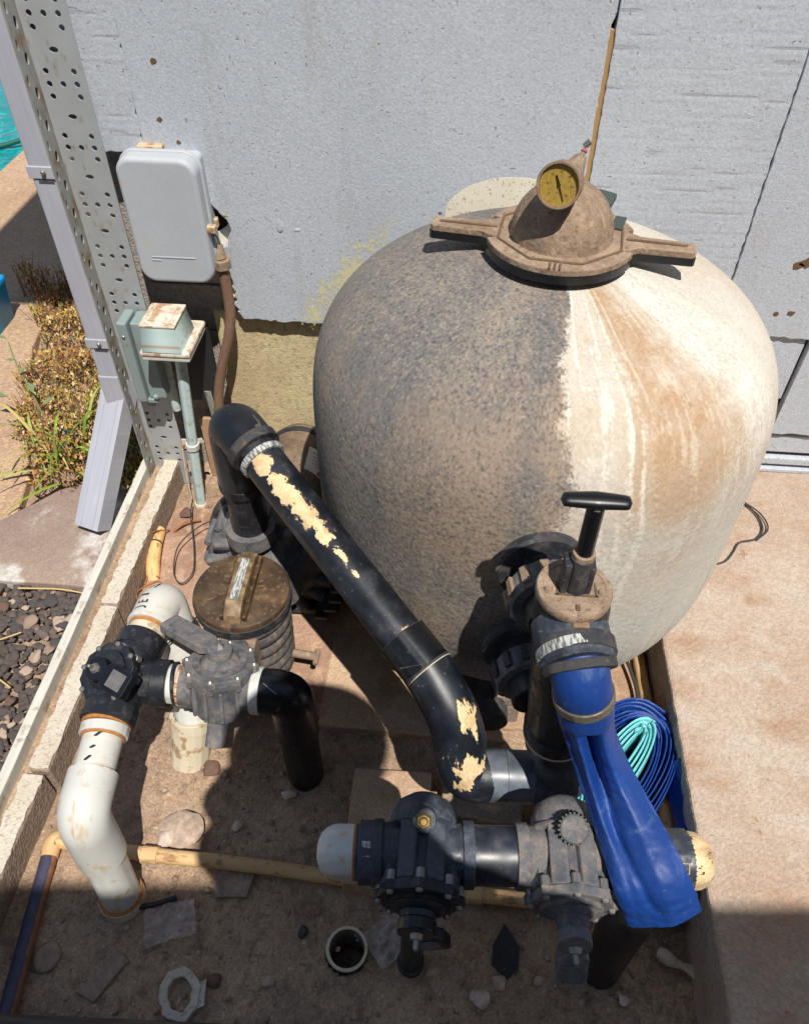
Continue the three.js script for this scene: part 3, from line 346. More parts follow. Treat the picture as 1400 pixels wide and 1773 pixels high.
{ // flat stone splash pad
  const q = jagged([[-1.30, -1.30], [-1.16, -1.215], [-1.005, -1.385], [-0.93, -1.42], [-0.815, -1.40], [-0.812, -1.076], [-1.04, -1.078], [-1.30, -1.09]], 0.04, 0.004, rng(82)); const g = extrude(poly(q.map(([x, z]) => [x, -z])), 0.026, 0.004); g.rotateX(-Math.PI / 2); g.translate(0, -0.005, 0);
  solo('flat_stone', boxUV(g), FLAG, 'large flat grey brown stone with white lime stains under the downspout outlet', 'flat stone');
}
{ // loose stones left of the edging board
  const r = rng(91), s = struct('gravel_bed', V(-1.1, 0, -0.7)), base = []; for (let i = 0; i < 8; i++) base.push(rock(1, 100 + i * 7, 2, 0.5, 0.8));
  const put = (x, z, sz, y) => { const g = base[Math.floor(r() * 8)]; const o = new THREE.Mesh(g, ROCKS[[0, 3, 0, 1, 3, 5, 1, 0, 2, 3, 0, 4][Math.floor(r() * 12)]]); o.name = 'stone'; o.scale.setScalar(sz); o.rotation.set((r() - 0.5) * 0.9, r() * 6.28, (r() - 0.5) * 0.9); o.position.set(x + 1.1, y, z + 0.7); o.castShadow = o.receiveShadow = true; s.add(o); };
  for (let i = 0; i < 295; i++) { const z = mix(-1.062, -0.42, Math.pow(r(), 1.3)), x = mix(Math.min(-0.83, -1.10 + 0.46 * (z + 1.08)), -0.812, r()); const sz = 0.0065 + Math.pow(r(), 2.4) * 0.0115; put(x, z, sz, 0.004 + sz * 0.45 + r() * 0.006); }
  const fill = []; for (let i = 0; i < 2600; i++) { const sz = 0.003 + r() * 0.007, g = rock(sz, i % 12, 1, 0.7); g.rotateY(r() * 6); g.translate(mix(-1.25, -0.805, r()), 0.006 + sz * 0.4, mix(-1.07, -0.3, r())); fill.push(g); }
  const f = part(s, 'small_stones', fill, ROCKS[0]); f.userData.kind = 'stuff';
}
{ // dry ground cover and the grass tuft
  const r = rng(95); const leafG = () => { const g = new THREE.BufferGeometry(); const w = 0.32, b = 0.12; g.setAttribute('position', new THREE.Float32BufferAttribute([0, 0, 0, -w, 0.5, b, 0, 0.5, 0, 0, 0, 0, 0, 0.5, 0, w, 0.5, b, -w, 0.5, b, 0, 1, -0.1, 0, 0.5, 0, 0, 0.5, 0, 0, 1, -0.1, w, 0.5, b], 3)); g.setAttribute('uv', new THREE.Float32BufferAttribute(new Array(24).fill(0.3), 2)); g.computeVertexNormals(); return g; };
  const L = leafG(), cols = [0xbf9c66, 0xcfae78, 0xa08a4c, 0x9c9c44, 0xb07a48, 0xd8c094, 0xb09a44].map((c) => std({ color: c, roughness: 0.9, side: THREE.DoubleSide })); const sets = cols.map(() => []); const twig = [];
  const dry = (x, z) => { return z > -2.48 + 0.25 * (n2(x * 14, 3, 31) - 0.2) && z < -1.30 - 0.15 * n2(x * 11, 5, 33) && x > -1.12 + 0.43 * (z + 1.416) + 0.10 * (n2(z * 12, 7, 35) - 0.5) && x < -0.82; };
  for (let i = 0; i < 20000; i++) { const x = mix(-1.55, -0.80, r()), z = mix(-2.5, -1.25, r()); if (!dry(x, z)) continue; const lump = n2(x * 9, z * 9, 23), h = 0.012 + 0.12 * lump * Math.sqrt(r()), s = 0.005 + r() * 0.012; const g = L.clone(); g.scale(s, s * 1.1, s); g.rotateX((r() - 0.3) * 2.2); g.rotateY(r() * 6.28); g.translate(x, h, z); const bias = n2(x * 5, z * 5, 29); let k = Math.floor(r() * 7); if (bias < 0.36 && r() < 0.35) k = 4; if (bias > 0.66 && r() < 0.5) k = 3; sets[k].push(g); if (i % 5 === 0) { const h2 = h + 0.02; twig.push(cyl(V(x, 0, z), V(x + (r() - 0.5) * 0.06, h2, z + (r() - 0.5) * 0.06), 0.0013, 0.0008, 5)); } }
  const pl = thing('dry_shrub', 'low dried brown and yellow ground cover between the deck and the wall', 'shrub', V(-1.15, 0, -1.8)); sets.forEach((g, i) => { const o = part(pl, 'foliage', g, cols[i]); o.userData.kind = 'stuff'; }); const tw = part(pl, 'twigs', twig, std({ color: 0x75583a, roughness: 1 })); tw.userData.kind = 'stuff';
  const gt = thing('grass_tuft', 'tuft of long green and straw coloured grass blades above the flat stone', 'grass tuft', V(-1.05, 0, -1.5)); const gm = [0x7f9a2e, 0x96a64a, 0xb8a868, 0x6b8426].map((c) => std({ color: c, roughness: 0.7, side: THREE.DoubleSide }));
  const blade = (x, z, dx, dz, h, l, m, w = 0.005) => { const p = []; for (let k = 0; k <= 8; k++) { const t = k / 8; p.push(V(x + dx * l * t, 0.005 + h * Math.sin(t * 2.2), z + dz * l * t)); } part(gt, 'blade', sweep(p, (t) => { const k = w * (1 - Math.pow(t, 2.5)) + 0.0006; return [0.0007, k]; }, { seg: 8 }), m); };
  for (let i = 0; i < 26; i++) { const a = r() * 6.28; blade(-1.04 + (r() - 0.5) * 0.12, -1.50 + (r() - 0.5) * 0.12, Math.cos(a), Math.sin(a), 0.06 + r() * 0.10, 0.08 + r() * 0.14, gm[i % 4], 0.003 + r() * 0.003); }
  blade(-1.02, -1.47, -0.9, 0.45, 0.05, 0.24, gm[1], 0.005); blade(-1.0, -1.46, -0.75, 0.6, 0.08, 0.22, gm[2], 0.004); blade(-1.03, -1.5, -0.2, 0.9, 0.05, 0.17, gm[0], 0.005); blade(-1.0, -1.44, 0.5, 0.4, 0.07, 0.16, gm[1]); blade(-0.99, -1.45, -0.55, 0.8, 0.04, 0.22, gm[0], 0.0055);
  const wd = thing('weed', 'thin grey green weed stem with pale oval leaves at the edge of the deck', 'weed', V(-1.16, 0, -1.66)); const wm = std({ color: 0x6f8058, roughness: 0.8, side: THREE.DoubleSide });
  part(wd, 'stem', tube([V(-1.14, 0, -1.62), V(-1.19, 0.08, -1.68), V(-1.23, 0.16, -1.72), V(-1.27, 0.20, -1.78)], 0.0022, 20, 6), wm);
  for (const [x, y, z, s, a] of [[-1.25, 0.10, -1.66, 0.055, 1.9], [-1.18, 0.11, -1.67, 0.045, 0.7], [-1.14, 0.10, -1.63, 0.04, -0.7], [-1.24, 0.17, -1.74, 0.03, 2.2], [-1.27, 0.21, -1.78, 0.03, 1.4], [-1.22, 0.15, -1.70, 0.03, -0.3]]) { const g = L.clone(); g.scale(s * 0.8, s, s * 0.6); g.rotateX(-1.2); g.rotateY(a); g.translate(x, y, z); part(wd, 'leaf', g, wm); }
  const pr = rng(97); for (let i = 0; i < 3; i++) solo('river_stone', rock([0.045, 0.03, 0.025][i], 211 + i, 2, 0.6).translate([-0.955, -1.02, -0.89][i], 0.02, [-1.50, -1.43, -1.46][i]), ROCKS[[5, 2, 1][i]], ['reddish stone beside the grass tuft', 'tan stone at the foot of the grass tuft', 'brown stone beside the downspout foot'][i], 'stone');
  solo('plastic_scrap', extrude(poly([[0, 0], [0.07, 0.02], [0.10, 0.09], [0.03, 0.11], [-0.02, 0.05]]), 0.004).rotateX(-1.2).translate(-1.12, 0.01, -1.50), std({ color: 0x1d4a44, roughness: 0.4 }), 'dark green plastic scrap behind the grass blades', 'plastic scrap');
}
{ // blue bin on the deck
  const b = thing('blue_bin', 'bright blue plastic bin with a lid standing on the deck', 'bin', V(-1.64, 0.02, -2.14)); const m = std({ color: 0x0f86b4, roughness: 0.4 }), m2 = std({ color: 0x1296d6, roughness: 0.35 });
  const body = new THREE.CylinderGeometry(0.1414, 0.1272, 0.14, 4, 1); body.rotateY(Math.PI / 4); part(b, 'body', boxUV(body.toNonIndexed().scale(1.3, 1, 0.9)).translate(-1.615, 0.085, -2.10), m); part(b, 'lid', [box(0.275, 0.026, 0.19, -1.615, 0.165, -2.10, 0.010), box(0.20, 0.012, 0.13, -1.615, 0.183, -2.10, 0.005)], m2);
}

// ---------------------------------------------------------------- perforated strut, downspout, electrical boxes, conduits
{
  const H = 2.3, period = 0.110, ell = (p, x, y, rx, ry) => { for (let k = 0; k < 14; k++) { const a = -k / 14 * Math.PI * 2, X = x + rx * Math.cos(a), Y = y + ry * Math.sin(a); k ? p.lineTo(X, Y) : p.moveTo(X, Y); } p.closePath(); };
  const holes = (sh, x0) => { for (let y = 0.05; y < H - 0.1; y += period) { const circ = (x, yy, rx, ry) => { const p = new THREE.Path(); ell(p, x, yy, rx, ry); sh.holes.push(p); };
    circ(x0 + 0.0435, y, 0.0082, 0.0048); for (const [dy, xs] of [[0.034, [0.018, 0.069]], [0.055, [0.018, 0.0435, 0.069]], [0.076, [0.018, 0.069]]]) for (const x of xs) circ(x0 + x, y + dy, 0.0052, 0.0052); } };
  const t = thing('perforated_strut', 'galvanised steel angle post with punched holes standing at the wall corner', 'steel post', V(-0.73, 0, -1.46));
  const f = poly([[-0.775, 0], [-0.688, 0], [-0.688, H], [-0.775, H]]); holes(f, -0.775); part(t, 'front_face', boxUV(extrude(f, 0.003).translate(0, 0, -1.463)), GALV);
  const g = poly([[0, 0], [0.046, 0], [0.046, H], [0, H]]); for (let y = 0.04; y < H - 0.1; y += period / 2) { const p = new THREE.Path(); ell(p, 0.018, y, 0.006, 0.010); g.holes.push(p); const q = new THREE.Path(); ell(q, 0.036, y + 0.025, 0.0035, 0.009); g.holes.push(q); }
  const e = extrude(g, 0.003); e.rotateY(-Math.PI / 2); e.translate(-0.775, 0, -1.460); part(t, 'side_flange', boxUV(e), GALVDIRTY);
  const d = thing('downspout', 'pale grey aluminium downspout with angled outlet beside the perforated post', 'downspout', V(-0.81, 0.05, -1.45));
  const tubeR = (a, b, wd, dp, m, name) => { const dir = b.clone().sub(a), L = dir.length(), g = boxUV(new RoundedBoxGeometry(wd, L, dp, 3, 0.006)); g.applyQuaternion(qTo(dir)); g.translate((a.x + b.x) / 2, (a.y + b.y) / 2, (a.z + b.z) / 2); return part(d, name, g, m); };
  tubeR(V(-0.804, 0.36, -1.450), V(-0.804, 2.45, -1.450), 0.046, 0.06, ALU, 'pipe');
  tubeR(V(-0.805, 0.285, -1.450), V(-0.805, 0.375, -1.450), 0.050, 0.064, ALU, 'coupling');
  { // outlet: hollow rectangular tube
    const a = V(-0.800, 0.330, -1.475), b = V(-0.872, 0.040, -1.245), dir = b.clone().sub(a), L = dir.length(); const sh = poly([[-0.034, -0.025], [0.034, -0.025], [0.034, 0.025], [-0.034, 0.025]]); const hp = new THREE.Path(); [[-0.0315, -0.0225], [0.0315, -0.0225], [0.0315, 0.0225], [-0.0315, 0.0225]].forEach((q, i) => (i ? hp.lineTo(...q) : hp.moveTo(...q))); hp.closePath(); sh.holes.push(hp);
    const g = boxUV(extrude(sh, L)); const z = dir.clone().normalize(), y = V(0, 1, 0).addScaledVector(z, -z.y).normalize(), x = new THREE.Vector3().crossVectors(y, z); g.applyMatrix4(new THREE.Matrix4().makeBasis(x, y, z)); g.translate(a.x, a.y, a.z); part(d, 'outlet', g, ALU);
    const rb = []; for (let i = 0; i < 2; i++) { const gg = boxUV(new THREE.BoxGeometry(0.004, 0.0015, L * 0.98)); gg.translate(i ? 0.018 : -0.018, 0.0256, L / 2); gg.applyMatrix4(new THREE.Matrix4().makeBasis(x, y, z)); gg.translate(a.x, a.y, a.z); rb.push(gg); } part(d, 'rib', rb, ALU);
  }
  for (const y of [0.842, 0.462]) { const s = part(d, 'strap', box(0.052, 0.024, 0.06, -0.805, y, -1.4475, 0.002), ALU); part(s, 'screw', cyl(V(-0.798, y + 0.002, -1.417), V(-0.798, y + 0.002, -1.411), 0.005, 0.0045, 10), STEEL); part(s, 'slot', box(0.03, 0.003, 0.0016, -0.798, y - 0.012, -1.4165, 0), DARKSTEEL); }
}
{ // large timer box
  const t = thing('timer_box', 'large pale grey electrical box with rounded door and side latch fixed in the wall opening', 'electrical box', V(-0.575, 0.64, -1.50));
  const sh = new THREE.Shape(), X0 = -0.643, X1 = -0.509, Y0 = 0.642, Y1 = 0.874, R = 0.022; sh.moveTo(X0 + R, Y0); sh.lineTo(X1 - R, Y0); sh.absarc(X1 - R, Y0 + R, R, -Math.PI / 2, 0); sh.lineTo(X1, Y1 - R); sh.absarc(X1 - R, Y1 - R, R, 0, Math.PI / 2); sh.lineTo(X0 + R, Y1); sh.absarc(X0 + R, Y1 - R, R, Math.PI / 2, Math.PI); sh.lineTo(X0, Y0 + R); sh.absarc(X0 + R, Y0 + R, R, Math.PI, 1.5 * Math.PI);
  const door = extrude(sh, 0.020, 0.009, { bevelSegments: 5 }); door.translate(0, 0, -1.431); part(t, 'door', boxUV(door), BOXGREY); const lip = extrude(sh, 0.006, 0.0125, { bevelThickness: 0.003, bevelSegments: 3 }); lip.translate(0, 0, -1.441); part(t, 'door_lip', boxUV(lip), BOXGREY); for (const y of [0.83, 0.69]) part(t, 'hinge', box(0.006, 0.045, 0.02, -0.656, y, -1.438, 0.002), BOXGREY);
  part(t, 'case', box(0.142, 0.228, 0.062, -0.577, 0.757, -1.472, 0.012), BOXGREY); part(t, 'knockout', [box(0.05, 0.008, 0.022, -0.602, 0.8775, -1.474, 0.003)], std({ map: PVCOLD.map, color: new THREE.Color(0.95, 0.8, 0.7), roughness: 0.8 }));
  part(t, 'embossed_line', [box(0.088, 0.0022, 0.0016, -0.575, 0.690, -1.4015, 0.0006), box(0.02, 0.0018, 0.0014, -0.612, 0.683, -1.4015, 0.0005)], BOXGREY);
  const l = part(t, 'latch', [box(0.018, 0.016, 0.014, -0.494, 0.745, -1.420, 0.003), box(0.008, 0.02, 0.012, -0.486, 0.753, -1.432, 0.003)], std({ map: PVCOLD.map, roughness: 0.8 })); part(l, 'bolt', cyl(V(-0.497, 0.744, -1.414), V(-0.497, 0.744, -1.410), 0.004, 0.004, 8), RUST);
  part(t, 'hinge_rod', tube([V(-0.497, 0.735, -1.43), V(-0.490, 0.712, -1.44), V(-0.492, 0.690, -1.445), V(-0.489, 0.672, -1.44)], 0.0022, 14, 6), STEEL);
}
{ // brown flexible conduit from the box down to the pump motor
  const t = thing('flexible_conduit', 'dusty brown flexible conduit hanging from the timer box to the pump', 'conduit', V(-0.5, 0.05, -1.45));
  part(t, 'hose', tube([V(-0.492, 0.650, -1.440), V(-0.491, 0.60, -1.440), V(-0.492, 0.545, -1.436), V(-0.503, 0.49, -1.43), V(-0.527, 0.42, -1.425), V(-0.548, 0.34, -1.42), V(-0.553, 0.26, -1.41), V(-0.540, 0.17, -1.40), V(-0.515, 0.09, -1.385), V(-0.47, 0.06, -1.36), V(-0.42, 0.08, -1.32)], 0.0115, 70, 14), BROWNFLEX);
  part(t, 'connector_nut', [ring(V(-0.492, 0.652, -1.44), V(-0.492, 0.672, -1.44), 0.019, 0.008, 8), cyl(V(-0.492, 0.67, -1.44), V(-0.498, 0.698, -1.448), 0.012, 0.011)], std({ map: LIDTAN.map, roughness: 0.8 })); part(t, 'bushing', cyl(V(-0.503, 0.695, -1.445), V(-0.505, 0.708, -1.448), 0.011, 0.009), PVCOLD);
}
{ // outlet box with dusty cover on dark conduits
  const t = thing('outlet_box', 'small pale aqua outlet box with a dusty square cover above the vertical conduits', 'electrical box', V(-0.6, 0.48, -1.40));
  part(t, 'flange', [box(0.108, 0.013, 0.135, -0.618, 0.498, -1.405, 0.005)], BOXDUST); part(t, 'flange_edge', box(0.104, 0.012, 0.130, -0.618, 0.4865, -1.405, 0.004), PVC);
  const c = new THREE.CylinderGeometry(0.052, 0.061, 0.056, 4, 1); c.rotateY(Math.PI / 4); part(t, 'cover', boxUV(c).scale(0.98, 1, 1.18).translate(-0.622, 0.533, -1.388), BOXAQUA); part(t, 'cover_top', box(0.076, 0.006, 0.090, -0.622, 0.5635, -1.388, 0.002), BOXDUST); part(t, 'embossed_panel', [box(0.048, 0.002, 0.0025, -0.622, 0.5672, -1.361, 0), box(0.048, 0.002, 0.0025, -0.622, 0.5672, -1.415, 0), box(0.0025, 0.002, 0.0515, -0.599, 0.5672, -1.388, 0), box(0.0025, 0.002, 0.0515, -0.645, 0.5672, -1.388, 0)], BOXDUST);
  part(t, 'back_bracket', [box(0.09, 0.21, 0.014, -0.612, 0.375, -1.487, 0.002)], DARKSTEEL);
  const c2 = thing('aqua_conduit', 'pale aqua rigid conduit running straight down from the outlet box to the soil', 'conduit', V(-0.63, 0, -1.40)); part(c2, 'pipe', [cyl(V(-0.606, 0.49, -1.395), V(-0.644, -0.02, -1.382), 0.0128, 0.0128, 18)], AQUA); part(c2, 'soil_sleeve', cyl(V(-0.643, 0.0, -1.382), V(-0.642, 0.012, -1.382), 0.016, 0.015), PVCOLD);
  const cl = part(c2, 'strap', [ring(V(-0.628, 0.195, -1.387), V(-0.627, 0.211, -1.387), 0.0165, 0.012, 20), box(0.05, 0.014, 0.004, -0.628, 0.203, -1.401, 0.001, [0, 0, 0.3]), box(0.012, 0.03, 0.004, -0.652, 0.196, -1.400, 0.001)], PVC); part(cl, 'screw', cyl(V(-0.655, 0.196, -1.398), V(-0.655, 0.196, -1.391), 0.005, 0.004, 8), RUST);
  const c3_ = thing('back_conduit', 'second thin aqua conduit behind the outlet box next to the steel post', 'conduit', V(-0.665, 0.2, -1.44)); part(c3_, 'pipe', cyl(V(-0.662, 0.49, -1.440), V(-0.668, 0.27, -1.440), 0.0105, 0.0105, 14), AQUA);
  const c4 = thing('wall_conduit', 'dirty metal conduit with strap low on the wall behind the aqua conduit', 'conduit', V(-0.58, 0.02, -1.48)); part(c4, 'pipe', tube([V(-0.598, 0.30, -1.485), V(-0.592, 0.20, -1.484), V(-0.585, 0.08, -1.474), V(-0.57, 0.045, -1.45)], 0.010, 30, 12), GALVDIRTY); part(c4, 'strap', box(0.034, 0.012, 0.003, -0.592, 0.19, -1.472, 0.001), STEEL); part(c4, 'strap', box(0.034, 0.012, 0.003, -0.588, 0.12, -1.468, 0.001), STEEL);
  part(c4, 'backing_board', box(0.085, 0.2, 0.01, -0.60, 0.10, -1.50, 0.002), std({ map: PAVER([186, 150, 118], 66).map, roughness: 1 }));
  part(c4, 'pull_wire', tube([V(-0.655, 0.19, -1.385), V(-0.66, 0.1, -1.38), V(-0.66, 0.03, -1.375)], 0.0018, 16, 6), PVCOLD);
}
{ // switch box on the strut
  const t = thing('switch_box', 'narrow grey green switch box bolted to the perforated post', 'electrical box', V(-0.72, 0.33, -1.42));
  part(t, 'case', box(0.040, 0.20, 0.055, -0.688, 0.432, -1.428, 0.004), SWITCHGREY); part(t, 'door', box(0.022, 0.212, 0.062, -0.722, 0.432, -1.420, 0.005), SWITCHGREY); part(t, 'bottom_latch', [box(0.03, 0.012, 0.016, -0.705, 0.325, -1.405, 0.003), cyl(V(-0.69, 0.335, -1.40), V(-0.69, 0.345, -1.392), 0.006, 0.005, 8), box(0.018, 0.02, 0.012, -0.712, 0.312, -1.412, 0.002)], SWITCHGREY); part(t, 'screw', cyl(V(-0.722, 0.505, -1.389), V(-0.722, 0.505, -1.386), 0.004, 0.0035, 8), STEEL);
}
// ---------------------------------------------------------------- filter tank
const TX = 0.1372, TZ = -1.0917;
{
  const t = thing('filter_tank', 'large round sand filter tank, charcoal on its left half and chalky cream on its right', 'filter tank', V(TX, 0.03, TZ));
  const prof = [[0, TANKPROF.p[0][1]], ...TANKPROF.p], fr_ = [0, ...TANKPROF.L].map((l) => clamp(l / TANKPROF.total, 0.001, 0.999));
  const g = new THREE.LatheGeometry(prof.map((q) => new THREE.Vector2(Math.max(q[0], 1e-5), q[1])), 128, -Math.PI, Math.PI * 2), uv = g.attributes.uv; for (let i = 0; i < uv.count; i++) uv.setY(i, fr_[i % prof.length]); g.translate(TX, 0, TZ);
  part(t, 'shell', g, TANKMAT);
  part(t, 'foot', lathe([[0.20, 0.032], [0.262, 0.032], [0.266, 0.04], [0.25, 0.105], [0.235, 0.15], [0.20, 0.15]], V(TX, 0, TZ), V(0, 1, 0), 48), BLACKD); const fr = []; for (let i = 0; i < 10; i++) { const a = i / 10 * 6.283 + 0.25; const b = box(0.014, 0.085, 0.03, 0, 0, 0.262, 0.003); b.rotateY(a); b.translate(TX, 0.078, TZ); fr.push(b); } part(t, 'foot_ribs', fr, BLACKD);
  part(t, 'drain_cap', [cyl(V(TX - 0.03, 0.09, TZ + 0.24), V(TX - 0.03, 0.09, TZ + 0.31), 0.032, 0.03), ring(V(TX - 0.03, 0.09, TZ + 0.295), V(TX - 0.03, 0.09, TZ + 0.325), 0.036, 0.0)], BLACKD);
  // lid: clamp ring with wings, dome, moulded groove lines
  const ly = 0.908, n = 72; const C = [0.1388, -1.0844];
  const rot = -0.14, wing = (s) => [[s * 0.090, 0.030], [s * 0.112, 0.0155], [s * 0.185, 0.0125], [s * 0.188, 0.0095], [s * 0.188, -0.0115], [s * 0.185, -0.0145], [s * 0.112, -0.0165], [s * 0.090, -0.032]];
  const out = []; for (let i = 0; i < n; i++) { const a = i / n * 6.2832, x = Math.cos(a) * 0.107, y = Math.sin(a) * 0.107; if (Math.abs(y) < 0.031 && Math.abs(x) > 0.08) { if (i === 0 || Math.abs(i - n / 2) < 0.5) { const w = wing(x > 0 ? 1 : -1); (x > 0 ? [...w].reverse() : w).forEach((q) => out.push(q)); } continue; } out.push([x, y]); }
  // order by angle around the centre
  out.sort((a, b) => Math.atan2(a[1], a[0]) - Math.atan2(b[1], b[0]));
  const sh = poly(out); const hole = new THREE.Path(); hole.absarc(0, 0, 0.06, 0, 6.2832); sh.holes.push(hole);
  const lay = (s, d, y, b) => { const e = extrude(s, d, b); e.rotateX(-Math.PI / 2); e.rotateY(rot); e.translate(C[0], y, C[1]); return boxUV(e); };
  const cr = part(t, 'clamp_ring', lay(sh, 0.007, ly + 0.012, 0.0015), LIDTAN); part(cr, 'rim_edge', lay(poly(out.map(([x, y]) => [x * 1.012, y * 1.02])), 0.0115, ly - 0.0005, 0.0005), BLACKGLOSS);
  const gl = []; for (let i = 0; i < 8; i++) { const a0 = (i + 0.5) / 8 * 6.2832, a1 = (i + 1.5) / 8 * 6.2832, r = 0.094; if (i === 5) continue; gl.push(cyl(V(Math.cos(a0) * r, 0, Math.sin(a0) * r), V(Math.cos(a1) * r, 0, Math.sin(a1) * r), 0.0018, 0.0018, 6)); } for (const s of [-1, 1]) { gl.push(box(0.085, 0.003, 0.004, s * 0.135, 0.0, s > 0 ? -0.001 : 0.002, 0.001)); for (let k = 0; k < 3; k++) gl.push(box(0.003, 0.003, 0.018, (k - 1) * 0.007, 0, s * 0.100, 0.001)); }
  gl.forEach((q) => { q.rotateY(rot); q.translate(C[0], ly + 0.0215, C[1]); }); part(t, 'groove_lines', gl, std({ map: LIDTAN.map, color: new THREE.Color(0.55, 0.5, 0.46), roughness: 0.95 }));
  const dp = []; for (let i = 0; i <= 22; i++) { const a = i / 22 * Math.PI / 2; dp.push([0.074 * Math.cos(a), 0.078 * Math.sin(a)]); } dp.unshift([0.080, -0.004], [0.0775, 0.0]); part(t, 'dome', lathe(dp, V(C[0], ly + 0.0195, C[1]), V(0, 1, 0), 56), LIDTAN);
  part(t, 'clamp_tab', [box(0.030, 0.012, 0.030, C[0] + 0.064, ly + 0.042, C[1] - 0.070, 0.003, [0.2, -0.4, 0]), box(0.016, 0.004, 0.04, C[0] + 0.086, ly + 0.0225, C[1] - 0.036, 0.001, [0, -0.3, 0])], std({ color: 0x3f4a46, roughness: 0.7 }));
}
{ // pressure gauge on the dome
  const G = V(0.1165, 1.030, -1.006), n = V(-0.28, 0.235, 0.93).normalize(), base = V(TX, 0.978, TZ - 0.002);
  const t = thing('pressure_gauge', 'small round pressure gauge with yellowed dial on top of the tank lid', 'gauge', G.clone());
  const back = G.clone().addScaledVector(n, -0.045);
  part(t, 'case', lathe([[0, -0.062], [0.012, -0.06], [0.020, -0.05], [0.0265, -0.035], [0.0285, -0.02], [0.029, -0.003], [0.0295, 0.001], [0.0285, 0.003], [0.0262, 0.003], [0.0258, -0.003], [0, -0.003]], G, n, 48), std({ map: LIDTAN.map, color: new THREE.Color(0.95, 0.92, 0.9), roughness: 0.7 }));
  const face = canvasTex(512, 512, (c, w) => { c.fillStyle = '#a8945a'; c.fillRect(0, 0, w, w); const r = rng(7); for (let i = 0; i < 1500; i++) { c.fillStyle = `rgba(${r() < 0.5 ? '90,70,20' : '205,185,90'},${r() * 0.10})`; c.beginPath(); c.arc(r() * w, r() * w, 4 + r() * 22, 0, 7); c.fill(); } c.translate(w / 2, w / 2); c.strokeStyle = c.fillStyle = '#4a3a12'; c.lineWidth = 4; for (let i = 0; i <= 24; i++) { const a = -Math.PI * 1.25 + i / 24 * Math.PI * 1.5, L = i % 4 ? 14 : 34; c.beginPath(); c.moveTo(Math.cos(a) * 225, Math.sin(a) * 225); c.lineTo(Math.cos(a) * (225 - L), Math.sin(a) * (225 - L)); c.stroke(); } c.font = 'bold 44px sans-serif'; c.textAlign = 'center'; c.textBaseline = 'middle'; ['0', '10', '20', '30', '40', '50', '60'].forEach((s, i) => { const a = -Math.PI * 1.25 + i / 6 * Math.PI * 1.5; c.fillText(s, Math.cos(a) * 160, Math.sin(a) * 160); }); c.font = '30px sans-serif'; c.fillText('PSI', 0, 95); });
  const x = V(0, 1, 0).cross(n).normalize(), y = n.clone().cross(x); const B = new THREE.Matrix4().makeBasis(x, y, n).setPosition(G);
  const fg = new THREE.CircleGeometry(0.0257, 48); fg.translate(0, 0, -0.0026); fg.applyMatrix4(B); const dial = part(t, 'dial', fg, std({ map: face, roughness: 0.6 }));
  const nd = extrude(poly([[-0.0012, -0.012], [0.0012, -0.012], [0.0009, 0], [0.0004, 0.0205], [-0.0004, 0.0205], [-0.0009, 0]]), 0.0005); nd.rotateZ(Math.PI + 0.45); nd.translate(0, 0, -0.0015); const hb = new THREE.CylinderGeometry(0.0022, 0.0022, 0.0012, 16).rotateX(Math.PI / 2).translate(0, 0, -0.0012); const wd = extrude(poly([[-0.0018, 0], [0.0018, 0], [0.0008, 0.013], [-0.0008, 0.013]]), 0.0005); wd.rotateZ(0.45); wd.translate(0, 0, -0.0015);
  part(t, 'needle', [nd, hb, wd].map((g) => boxUV(g).applyMatrix4(B)), std({ color: 0x2c2410, roughness: 0.6 }));
  const gl = new THREE.CircleGeometry(0.026, 48); gl.translate(0, 0, 0.0012); gl.applyMatrix4(B); const glass = part(t, 'lens', gl, new THREE.MeshPhysicalMaterial({ color: 0xfff8e4, transmission: 1, thickness: 0, roughness: 0.12 }));
  part(t, 'stem', [cyl(V(0.138, 0.97, -1.083), V(0.135, 1.018, -1.052), 0.014, 0.012, 6), cyl(back, V(0.135, 1.015, -1.06), 0.011, 0.012, 12)], BRASS);
  part(t, 'bleed_valve', [cyl(V(0.138, 1.03, -1.054), V(0.148, 1.044, -1.068), 0.015, 0.008, 12), cyl(V(0.147, 1.043, -1.067), V(0.152, 1.053, -1.073), 0.0035, 0.003, 8)], std({ map: LIDTAN.map, color: new THREE.Color(0.9, 0.92, 0.92), roughness: 0.7 })); part(t, 'bleed_tip', [box(0.010, 0.006, 0.007, 0.1535, 1.057, -1.075, 0.001, [0.3, 0.4, 0.7])], std({ color: 0x5f6468, roughness: 0.5 })); part(t, 'red_band', [cyl(V(0.150, 1.048, -1.070), V(0.1513, 1.0515, -1.072), 0.0046, 0.004, 8)], std({ color: 0xa85058, roughness: 0.6 }));
}

